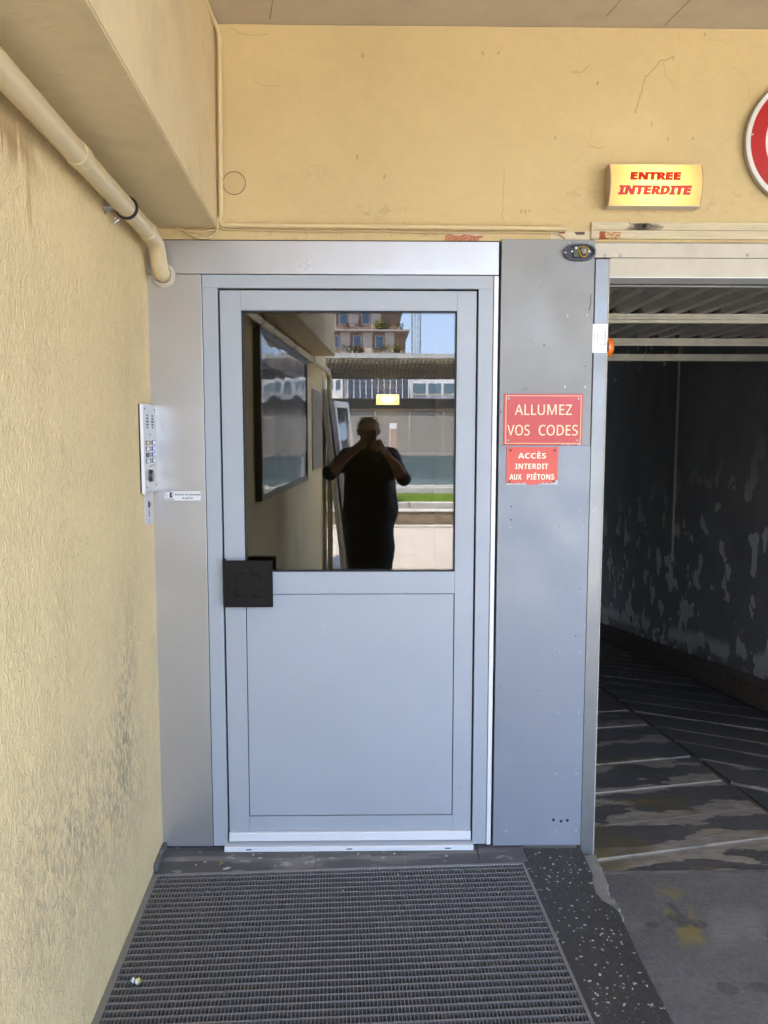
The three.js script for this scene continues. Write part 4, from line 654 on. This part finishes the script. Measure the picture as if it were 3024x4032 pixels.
// ------------------------------------------------------------------ the street behind the photographer
const paving = structGroup('street_pavement');
for (let ix = 0; ix < 7; ix++) for (let iz = 0; iz < 4; iz++) part('paving_slab', bx(-6 + ix * 2.2 + 0.006, -6 + (ix + 1) * 2.2 - 0.006, -0.03, 0.0, 3.26 + iz * 1.83 + 0.006, 3.26 + (iz + 1) * 1.83 - 0.006), M.paving, paving);
part('joint_bed', bx(-6, 9.5, -0.029, -0.008, 3.26, 10.58), M.concrete, paving);
const kerb = structGroup('kerb'); for (let i = 0; i < 12; i++) part('kerb_stone', bx(-6 + i * 1.3 + 0.004, -6 + (i + 1) * 1.3 - 0.004, -0.02, 0.045, 10.6, 10.72, 0.01), M.concrete, kerb);
{ const o = thing('low_brown_wall', 'low brown stone wall with pale coping beside the pavement', 'wall'); part('wall_body', bx(-7, 10, -0.05, 0.265, 10.73, 11.05), mat([1, 1, 1], 0.9, 0, { map: dirtyPaint(0.2, 0.155, 0.105, 0.8, 221, 1.4) }), o); for (let i = 0; i < 11; i++) part('coping_stone', bx(-7 + i * 1.55 + 0.003, -7 + (i + 1) * 1.55 - 0.003, 0.2655, 0.29, 10.71, 11.07, 0.006), M.concrete, o); }
for (let i = 0; i < 12; i++) { const o = solo('concrete_block', bx(0, 1.32, 0, 0.41, 0, 0.2, 0.012), M.concrete, 'pale concrete edging block in the row before the grass strip', 'block', 'concrete edging blocks'); o.position.set(-7.3 + i * 1.335, -0.03, 11.3); }
struct('track_bed', bx(-9, 12, -0.1, 0.345, 11.52, 13.48), mat([0.06, 0.09, 0.02], 0.95));
{
  const bl = new THREE.ConeGeometry(0.006, 0.07, 3), im = new THREE.InstancedMesh(bl, mat([0.16, 0.26, 0.03], 0.8, 0, {}), 9000), m4 = new THREE.Matrix4(), e = new THREE.Euler(), qq = new THREE.Quaternion();
  for (let i = 0; i < 9000; i++) { const s = rr(0.6, 1.4); m4.compose(new THREE.Vector3(rr(-4, 6), 0.345 + 0.03 * s, rr(11.53, 13.47)), qq.setFromEuler(e.set(rr(-0.4, 0.4), rr(0, 6), rr(-0.4, 0.4))), new THREE.Vector3(s * 2.2, s, s * 2.2)); im.setMatrixAt(i, m4); im.setColorAt(i, lin(rr(0.7, 1.3), rr(0.8, 1.2), rr(0.5, 1.2))); }
  im.name = 'grass'; im.userData = { label: 'bright green grass strip between concrete kerbs', category: 'grass', kind: 'stuff' }; scene.add(im);
}
{ const o = thing('platform_edge', 'pale concrete platform edge behind the grass strip', 'wall'); for (let i = 0; i < 9; i++) part('edge_block', bx(-9 + i * 2.3 + 0.006, -9 + (i + 1) * 2.3 - 0.006, -0.05, 0.5, 13.5, 13.7, 0.008), M.concrete, o); }
struct('platform', bx(-12, 14, -0.05, 0.46, 13.71, 26), M.concrete);
for (let i = 0; i < 7; i++) {
  const o = thing('glass_barrier', 'glass barrier panel with steel post on the platform', 'barrier', [-5.2 + i * 1.9, 0.46, 14.2], 0, 'glass barrier panels');
  part('post', bx(0, 0.04, 0, 0.72, -0.02, 0.02, 0.003), M.steel, o); part('pane', bx(0.042, 1.898, 0.05, 0.68, -0.004, 0.004), mat([0.35, 0.45, 0.48], 0.05, 0, { transmission: 0.75, thickness: 0 }), o); part('handrail', bx(0, 1.9, 0.721, 0.74, -0.02, 0.02, 0.003), M.steel, o);
}
{
  const o = thing('hoarding', 'grey metal hoarding of upright panels with graffiti', 'hoarding');
  const hM = mat([1, 1, 1], 0.6, 0.1, { map: dirtyPaint(0.24, 0.225, 0.20, 0.2, 231, 0.7) });
  const gt = canvasTex(512, 512, (g, w, h) => { g.fillStyle = '#84807a'; g.fillRect(0, 0, w, h); g.lineWidth = 9; g.lineCap = 'round'; g.strokeStyle = '#2a2a2c'; g.beginPath(); g.arc(90, 130, 48, 0.5, 6); g.moveTo(150, 70); g.lineTo(170, 190); g.lineTo(280, 130); g.moveTo(100, 180); g.lineTo(150, 210); g.stroke(); g.beginPath(); g.arc(120, 330, 52, 1, 7); g.moveTo(60, 400); g.lineTo(200, 380); g.stroke(); g.strokeStyle = '#c04a48'; g.beginPath(); g.moveTo(330, 180); g.lineTo(400, 110); g.lineTo(430, 180); g.lineTo(470, 100); g.stroke(); g.strokeStyle = '#444'; g.lineWidth = 6; g.beginPath(); g.arc(410, 310, 36, 3, 6.4); g.stroke(); });
  for (let i = 0; i < 17; i++) { const x = -7.62 + i * 0.86; const gr = x > -0.9 && x < -0.2; part('panel', gr ? new THREE.BoxGeometry(0.83, 1.7, 0.03).translate(x + 0.43, 1.31, 17.2) : bx(x + 0.015, x + 0.845, 0.46, 2.16, 17.185, 17.215), gr ? mat([1, 1, 1], 0.6, 0, { map: gt }) : hM, o); part('upright', bx(x - 0.025, x + 0.012, 0.46, 2.17, 17.15, 17.22), mat([0.36, 0.34, 0.31], 0.6), o); }
  part('top_rail', bx(-7.65, 7, 2.171, 2.23, 17.14, 17.23), mat([0.1, 0.07, 0.05], 0.8), o);
}
{ const o = thing('slim_information_post', 'slim upright information post with pale top beside the tram track', 'post', [0.4, 0, 11.22]); part('panel', bx(-0.055, 0.055, 0.0, 1.7, -0.03, 0.03, 0.004), mat([0.4, 0.28, 0.24], 0.4), o); part('top_cap', bx(-0.06, 0.06, 1.701, 1.8, -0.032, 0.032, 0.004), M.aluWhite, o); part('side_edge', bx(-0.066, -0.0555, 0, 1.8, -0.031, 0.031), M.aluWhite, o); }
{
  const o = thing('station_canopy', 'flat tram stop canopy with rows of pale triangular fins underneath', 'canopy');
  part('fascia', bx(-14, 16, 3.47, 3.58, 16.95, 17.1), mat([0.4, 0.4, 0.38], 0.6), o);
  part('soffit', bx(-14, 16, 3.5, 3.53, 17.1, 24.35), mat([0.38, 0.37, 0.34], 0.8), o);
  const fin = chipShape([[0, 0], [0.098, 0.125], [0, 0.13]], 0.05), finM = mat([0.66, 0.55, 0.4], 0.7); fin.translate(0, 3.368, 0);
  for (const z of [17.5, 19.2, 21, 23]) for (let i = 0; i < 34; i++) part('soffit_fin', fin, finM, o).position.set(-1.35 + i * 0.115 * (1 + (z - 17) * 0.012), 0, z);
  for (const z of [18.3, 20.1, 22, 24.2]) part('cross_beam', bx(-14, 16, 3.44, 3.499, z, z + 0.12), mat([0.38, 0.37, 0.34], 0.7), o);
  part('roof_sheet', bx(-14, 16, 3.531, 3.57, 17.11, 24.35), mat([0.4, 0.4, 0.38], 0.7), o);
  for (const x of [-6, 5.2]) part('column', cyl(0.09, [x, 0.46, 22], [x, 3.4, 22], 16), M.galva, o);
  part('rear_girder', bx(-14, 16, 2.5, 2.8, 24.4, 24.6), mat([0.36, 0.35, 0.32], 0.7), o);
  part('rear_panel', bx(-14, 16, 0.46, 2.499, 24.42, 24.58), mat([0.38, 0.37, 0.34], 0.8), o);
}
{
  const o = thing('glazed_building', 'dark glazed building with slanting grid of bars behind the tram stop', 'building', [-1.7, 0, 57]);
  part('glazing', bx(0, 4.5, 0, 6.6, 0, 3), mat([0.06, 0.08, 0.12], 0.15), o);
  for (let i = 0; i <= 10; i++) part('bar', bx(i * 0.45 - 0.02, i * 0.45 + 0.02, 0, 6.6, -0.06, -0.002), M.aluWhite, o);
  for (let i = 0; i < 7; i++) part('transom', bx(0, 4.5, 3.6 + i * 0.45, 3.63 + i * 0.45, -0.05, -0.003), M.galva, o);
}
{
  const o = thing('white_building', 'pale building with window bands behind the tram stop', 'building', [2.9, 0, 60]);
  part('wall', bx(0, 18, 0, 6.2, 0, 8), mat([0.6, 0.62, 0.64], 0.8), o);
  for (let i = 0; i < 8; i++) { const w = part('window', bx(0.4 + i * 1.2, 1.4 + i * 1.2, 4.7, 5.5, -0.03, 0.02), mat([0.1, 0.16, 0.2], 0.1), o); part('sill', bx(0.35 + i * 1.2, 1.45 + i * 1.2, 4.6, 4.69, -0.12, -0.031), M.concrete, w); }
  const l = thing('narrow_white_building', 'narrow white building beside the dark glazed building', 'building', [-5.2, 0, 58]); part('wall', bx(0, 3.1, 0, 7.5, 0, 6), mat([0.66, 0.66, 0.66], 0.8), l); for (let i = 0; i < 2; i++) part('window', bx(2.0 + i * 0.55, 2.35 + i * 0.55, 4.9, 5.6, -0.03, 0.02), mat([0.1, 0.14, 0.18], 0.1), l);
}
{
  const o = thing('apartment_block', 'stepped brown and cream apartment block with planted balconies', 'building', [-12, 0, 103]);
  const brown = mat([1, 1, 1], 0.85, 0, { map: dirtyPaint(0.24, 0.15, 0.105, 0.25, 241, 0.15) }), cream = mat([0.5, 0.42, 0.36], 0.85), wm = mat([0.1, 0.14, 0.19], 0.12), slab = mat([0.3, 0.28, 0.26], 0.8), wf = mat([0.62, 0.62, 0.62], 0.6);
  for (let f = 0; f < 7; f++) {
    const y = f * 3, xe = 17.3 - Math.max(0, f - 3) * 0.75; part('storey', bx(0, xe, y, y + 2.8, 0, 14), brown, o); part('balcony_slab', bx(0, xe + 0.5, y + 2.8, y + 3, -0.9, 14), slab, o);
    for (let k = 0; k < 6; k++) { const x = 1 + k * 2.9 + (f % 2) * 1.1; if (x + 2.4 > xe) continue; part('cream_panel', bx(x + 1.25, x + 2.5, y, y + 2.75, -0.06, 0), cream, o); const w = part('window', bx(x, x + 1.1, y + 0.7, y + 2.3, -0.05, -0.001), wf, o); part('pane', bx(x + 0.08, x + 1.02, y + 0.78, y + 2.22, -0.07, -0.051), wm, w); }
  }
  for (let i = 0; i < 34; i++) {
    const f = 3 + (i % 4), x = rr(7.5, 15.8), s = rr(0.35, 0.7), gs = []; for (let k = 0; k < 60; k++) { const q = new THREE.PlaneGeometry(0.22, 0.14); q.rotateX(rr(0, 3)); q.rotateY(rr(0, 6)); const a = rr(0, 6.28), r = s * Math.sqrt(rnd()); q.translate(Math.cos(a) * r, rr(0, 1.7) * s, Math.sin(a) * r * 0.6); gs.push(q); }
    const c = i % 5 === 0 ? [0.16, 0.06, 0.04] : i % 3 === 0 ? [0.22, 0.2, 0.03] : [0.08, 0.11, 0.03];
    const p = thing('balcony_plant', i % 5 === 0 ? 'reddish shrub on a balcony of the brown apartment block' : i % 3 === 0 ? 'yellowish shrub on a balcony of the brown apartment block' : 'dark green shrub on a balcony of the brown apartment block', 'plant', [-12 + x, f * 3 + 0.001, 102.5], 0, i % 5 === 0 ? 'reddish balcony plants' : i % 3 === 0 ? 'yellowish balcony plants' : 'green balcony plants'); part('foliage', gs, mat(c, 0.8, 0, { side: THREE.DoubleSide }), p); part('planter', bx(-s * 0.7, s * 0.7, 0, 0.3, -0.2, 0.2), slab, p);
  }
}
{
  const o = thing('lattice_mast', 'tall white lattice mast against the blue sky', 'mast', [6.9, 0, 120]); const wM = mat([0.3, 0.31, 0.33], 0.5, 0.1);
  for (const [x, z] of [[-0.62, -0.62], [0.62, -0.62], [-0.62, 0.62], [0.62, 0.62]]) part('chord', bx(x - 0.09, x + 0.09, 0, 34, z - 0.09, z + 0.09), wM, o);
  for (const x of [-0.2, 0.22]) part('riser', bx(x - 0.05, x + 0.05, 0, 34, -0.66, -0.56), wM, o);
  for (let i = 0; i < 22; i++) { const y = 9 + i * 1.1; part('brace', [cyl(0.05, [-0.62, y, -0.62], [0.62, y + 1.1, -0.62], 6)], wM, o); part('brace', cyl(0.05, [-0.62, y, 0.62], [0.62, y, 0.62], 6), wM, o); }
}
// ------------------------------------------------------------------ the photographer
function sdfMesh(bones, lo, size, res, k, colorOf, wrinkle = 0) {
  const mc = new MarchingCubes(res, new THREE.MeshBasicMaterial(), false, false, 400000); mc.isolation = 0; const f = mc.field, h = res / 2, cell = size / res;
  const B = bones.map(([a, b, ra, rb, sk]) => { const d = [b[0] - a[0], b[1] - a[1], b[2] - a[2]]; return { a, d, l: d[0] ** 2 + d[1] ** 2 + d[2] ** 2 || 1e-9, ra, rb, k: sk ?? k }; });
  const dist = (x, y, z) => { let r = 1e9; for (const q of B) { const px = x - q.a[0], py = y - q.a[1], pz = z - q.a[2]; let t = (px * q.d[0] + py * q.d[1] + pz * q.d[2]) / q.l; t = t < 0 ? 0 : t > 1 ? 1 : t; const dx = px - q.d[0] * t, dy = py - q.d[1] * t, dz = pz - q.d[2] * t, v = Math.sqrt(dx * dx + dy * dy + dz * dz) - (q.ra + (q.rb - q.ra) * t); const g = Math.max(0, q.k - Math.abs(r - v)) / q.k; r = Math.min(r, v) - g * g * q.k * 0.25; } if (wrinkle && Math.abs(r) < 0.04) r += wrinkle * (fbm(x * 9 + z * 5, y * 6 + x * 4, 2, 256, 260) - 0.5) * (y > 1.48 || y < 0.1 ? 0 : 1); return r; };
  for (let zz = 0, i = 0; zz < res; zz++) for (let yy = 0; yy < res; yy++) for (let xx = 0; xx < res; xx++, i++) f[i] = -dist(lo[0] + xx * cell, lo[1] + yy * cell, lo[2] + zz * cell);
  mc.update(); const n = mc.count, P = new Float32Array(n * 3), N = new Float32Array(n * 3), Cc = new Float32Array(n * 3);
  for (let i = 0; i < n; i++) {
    const x = lo[0] + (mc.positionArray[3 * i] * h + h) * cell, y = lo[1] + (mc.positionArray[3 * i + 1] * h + h) * cell, z = lo[2] + (mc.positionArray[3 * i + 2] * h + h) * cell;
    P.set([x, y, z], 3 * i); const e = 0.003, nx = dist(x + e, y, z) - dist(x - e, y, z), ny = dist(x, y + e, z) - dist(x, y - e, z), nz = dist(x, y, z + e) - dist(x, y, z - e), q = Math.hypot(nx, ny, nz) || 1; N.set([nx / q, ny / q, nz / q], 3 * i); Cc.set(colorOf(x, y, z), 3 * i);
  }
  const g = new THREE.BufferGeometry(); g.setAttribute('position', new THREE.BufferAttribute(P, 3)); g.setAttribute('normal', new THREE.BufferAttribute(N, 3)); g.setAttribute('color', new THREE.BufferAttribute(Cc, 3)); return g;
}
{
  const skin = [0.42, 0.23, 0.15], shirt = [0.018, 0.018, 0.021], jeans = [0.03, 0.034, 0.045], shoe = [0.02, 0.018, 0.016];
  const eL = [-0.325, 1.305, 3.24], eR = [0.265, 1.265, 3.24], wL = [-0.105, 1.515, 3.115], wR = [0.095, 1.495, 3.115];
  const body = [
    [[-0.09, 1.36, 3.42], [-0.1, 1.0, 3.41], 0.125, 0.135, 0.1], [[0.07, 1.36, 3.42], [0.08, 1.0, 3.41], 0.125, 0.135, 0.1], [[-0.01, 1.18, 3.36], [-0.01, 1.02, 3.355], 0.14, 0.15, 0.1],
    [[-0.17, 1.425, 3.42], [0.15, 1.425, 3.42], 0.075, 0.075, 0.09], [[-0.015, 1.42, 3.41], [-0.017, 1.55, 3.37], 0.062, 0.056, 0.05],
    [[-0.19, 1.42, 3.41], eL, 0.07, 0.056, 0.05], [[0.17, 1.42, 3.41], eR, 0.07, 0.056, 0.05],
    [eL, wL, 0.048, 0.03, 0.03], [eR, wR, 0.048, 0.03, 0.03],
    [[-0.1, 0.94, 3.42], [-0.1, 0.5, 3.40], 0.118, 0.092, 0.05], [[0.08, 0.94, 3.42], [0.08, 0.5, 3.40], 0.118, 0.092, 0.05], [[-0.01, 1.3, 3.42], [-0.01, 0.97, 3.41], 0.15, 0.165, 0.06],
    [[-0.1, 0.5, 3.40], [-0.12, 0.1, 3.43], 0.088, 0.062, 0.03], [[0.08, 0.5, 3.40], [0.1, 0.1, 3.43], 0.088, 0.062, 0.03],
    [[-0.12, 0.05, 3.45], [-0.14, 0.04, 3.27], 0.048, 0.04, 0.03], [[0.1, 0.05, 3.45], [0.12, 0.04, 3.27], 0.048, 0.04, 0.03],
  ];
  const onArm = (x, y, z, a, b) => { const d = [b[0] - a[0], b[1] - a[1], b[2] - a[2]], l = d[0] ** 2 + d[1] ** 2 + d[2] ** 2, t = ((x - a[0]) * d[0] + (y - a[1]) * d[1] + (z - a[2]) * d[2]) / l; return t > 0.14 && Math.hypot(x - a[0] - d[0] * t, y - a[1] - d[1] * t, z - a[2] - d[2] * t) < 0.075; };
  const bg = sdfMesh(body, [-0.95, -0.03, 2.5], 1.85, 132, 0.05, (x, y, z) => (y > 1.49 && Math.abs(x) < 0.085 && z > 3.25) || onArm(x, y, z, eL, wL) || onArm(x, y, z, eR, wR) ? skin : y < 0.1 ? shoe : y < 0.9 ? jeans : shirt, 0.034);
  // head with brow, nose, jaw and ears
  const hx = -0.018, head = [
    [[hx, 1.668, 3.36], [hx, 1.655, 3.335], 0.083, 0.08, 0.03], [[hx, 1.6, 3.325], [hx, 1.572, 3.305], 0.062, 0.045, 0.04], [[hx, 1.63, 3.262], [hx, 1.608, 3.246], 0.009, 0.014, 0.02],
    [[hx - 0.035, 1.652, 3.268], [hx + 0.035, 1.652, 3.268], 0.012, 0.012, 0.02], [[hx - 0.022, 1.573, 3.268], [hx + 0.022, 1.573, 3.268], 0.009, 0.009, 0.012],
    [[hx - 0.083, 1.645, 3.36], [hx - 0.081, 1.615, 3.352], 0.014, 0.009, 0.01], [[hx + 0.083, 1.645, 3.36], [hx + 0.081, 1.615, 3.352], 0.014, 0.009, 0.01], [[hx, 1.56, 3.36], [hx, 1.52, 3.37], 0.052, 0.055, 0.03],
  ];
  const hg = sdfMesh(head, [hx - 0.16, 1.49, 3.2], 0.32, 72, 0.03, (x, y, z) => (y > 1.69 + (z - 3.3) * -0.35 || (y > 1.655 && z > 3.36 && Math.abs(x - hx) > 0.06) || (z > 3.4 && y > 1.59)) ? [0.03, 0.022, 0.018] : Math.abs(y - 1.64) < 0.006 && z < 3.29 && Math.abs(Math.abs(x - hx) - 0.032) < 0.014 ? [0.03, 0.02, 0.02] : skin);
  // hands: palm plus five finger chains each, closing on the phone's edges
  const LH = [[wL, [-0.062, 1.545, 3.075], 0.028, 0.03, 0.02], [[-0.062, 1.545, 3.075], [-0.052, 1.59, 3.06], 0.026, 0.024, 0.02]], RH = [[wR, [0.068, 1.52, 3.07], 0.028, 0.03, 0.02], [[0.068, 1.52, 3.07], [0.066, 1.555, 3.062], 0.026, 0.022, 0.02]];
  const chain = (list, ...pts) => { for (let i = 0; i + 1 < pts.length; i++) list.push([pts[i], pts[i + 1], 0.0092 - i * 0.0006, 0.0088 - i * 0.0007, 0.006]); };
  chain(LH, [-0.055, 1.6, 3.05], [-0.048, 1.63, 3.035], [-0.04, 1.638, 3.012], [-0.033, 1.63, 3.006]); chain(LH, [-0.058, 1.58, 3.05], [-0.054, 1.6, 3.022], [-0.04, 1.602, 3.004], [-0.022, 1.6, 3.005]);
  chain(LH, [-0.06, 1.562, 3.05], [-0.056, 1.575, 3.018], [-0.04, 1.576, 3.003], [-0.018, 1.575, 3.005]); chain(LH, [-0.06, 1.545, 3.05], [-0.056, 1.548, 3.02], [-0.042, 1.548, 3.005], [-0.024, 1.548, 3.006]);
  chain(LH, [-0.058, 1.55, 3.075], [-0.045, 1.575, 3.06], [-0.028, 1.59, 3.04]);
  chain(RH, [0.066, 1.558, 3.05], [0.062, 1.562, 3.018], [0.04, 1.56, 3.003], [0.008, 1.556, 3.005]); chain(RH, [0.068, 1.54, 3.05], [0.064, 1.542, 3.014], [0.04, 1.54, 3.002], [0.002, 1.536, 3.004]);
  chain(RH, [0.068, 1.522, 3.05], [0.064, 1.522, 3.014], [0.04, 1.52, 3.002], [0.004, 1.517, 3.004]); chain(RH, [0.066, 1.506, 3.055], [0.062, 1.503, 3.02], [0.04, 1.501, 3.005], [0.014, 1.5, 3.005]);
  chain(RH, [0.064, 1.53, 3.075], [0.05, 1.55, 3.06], [0.032, 1.565, 3.04]);
  const lh = sdfMesh(LH, [-0.17, 1.45, 2.97], 0.23, 72, 0.012, () => skin), rh = sdfMesh(RH, [-0.04, 1.44, 2.97], 0.21, 72, 0.012, () => skin);
  const o = thing('person', 'person in dark short sleeved clothes photographing the door with a phone', 'person');
  const fig = part('body', mergeGeometries([bg, hg, lh, rh]), new THREE.MeshPhysicalMaterial({ color: 0xffffff, vertexColors: true, roughness: 0.75 }), o);
  const gl = part('sunglasses', [new THREE.TorusGeometry(0.028, 0.004, 8, 24).scale(1.1, 0.7, 1).rotateX(-0.9).translate(hx - 0.034, 1.735, 3.285), new THREE.TorusGeometry(0.028, 0.004, 8, 24).scale(1.1, 0.7, 1).rotateX(-0.9).translate(hx + 0.034, 1.735, 3.285), tube([[hx - 0.066, 1.733, 3.29], [hx - 0.085, 1.7, 3.35], [hx - 0.088, 1.67, 3.38]], 0.003, 10, 6), tube([[hx + 0.066, 1.733, 3.29], [hx + 0.085, 1.7, 3.35], [hx + 0.088, 1.67, 3.38]], 0.003, 10, 6)], M.plate, o);
  const ph = thing('smartphone', 'dark smartphone held upright in both hands', 'phone', [0.004, 1.5665, 3.021]);
  part('case', bx(-0.0375, 0.0375, -0.0775, 0.0775, -0.0045, 0.0045, 0.004), mat([0.02, 0.02, 0.022], 0.3), ph); part('edge_band', bx(-0.0381, 0.0381, -0.0781, 0.0781, -0.002, 0.002, 0.002), mat([0.45, 0.42, 0.4], 0.3, 0.8), ph);
  for (const [x, y] of [[0.018, 0.062], [0.018, 0.042]]) part('lens', cyl(0.0065, [x, y, -0.0065], [x, y, -0.0044], 18), M.black, ph);
}
scene.traverse((o) => { if (o.isMesh) { o.castShadow = true; o.receiveShadow = true; } });
renderer.render(scene, camera);
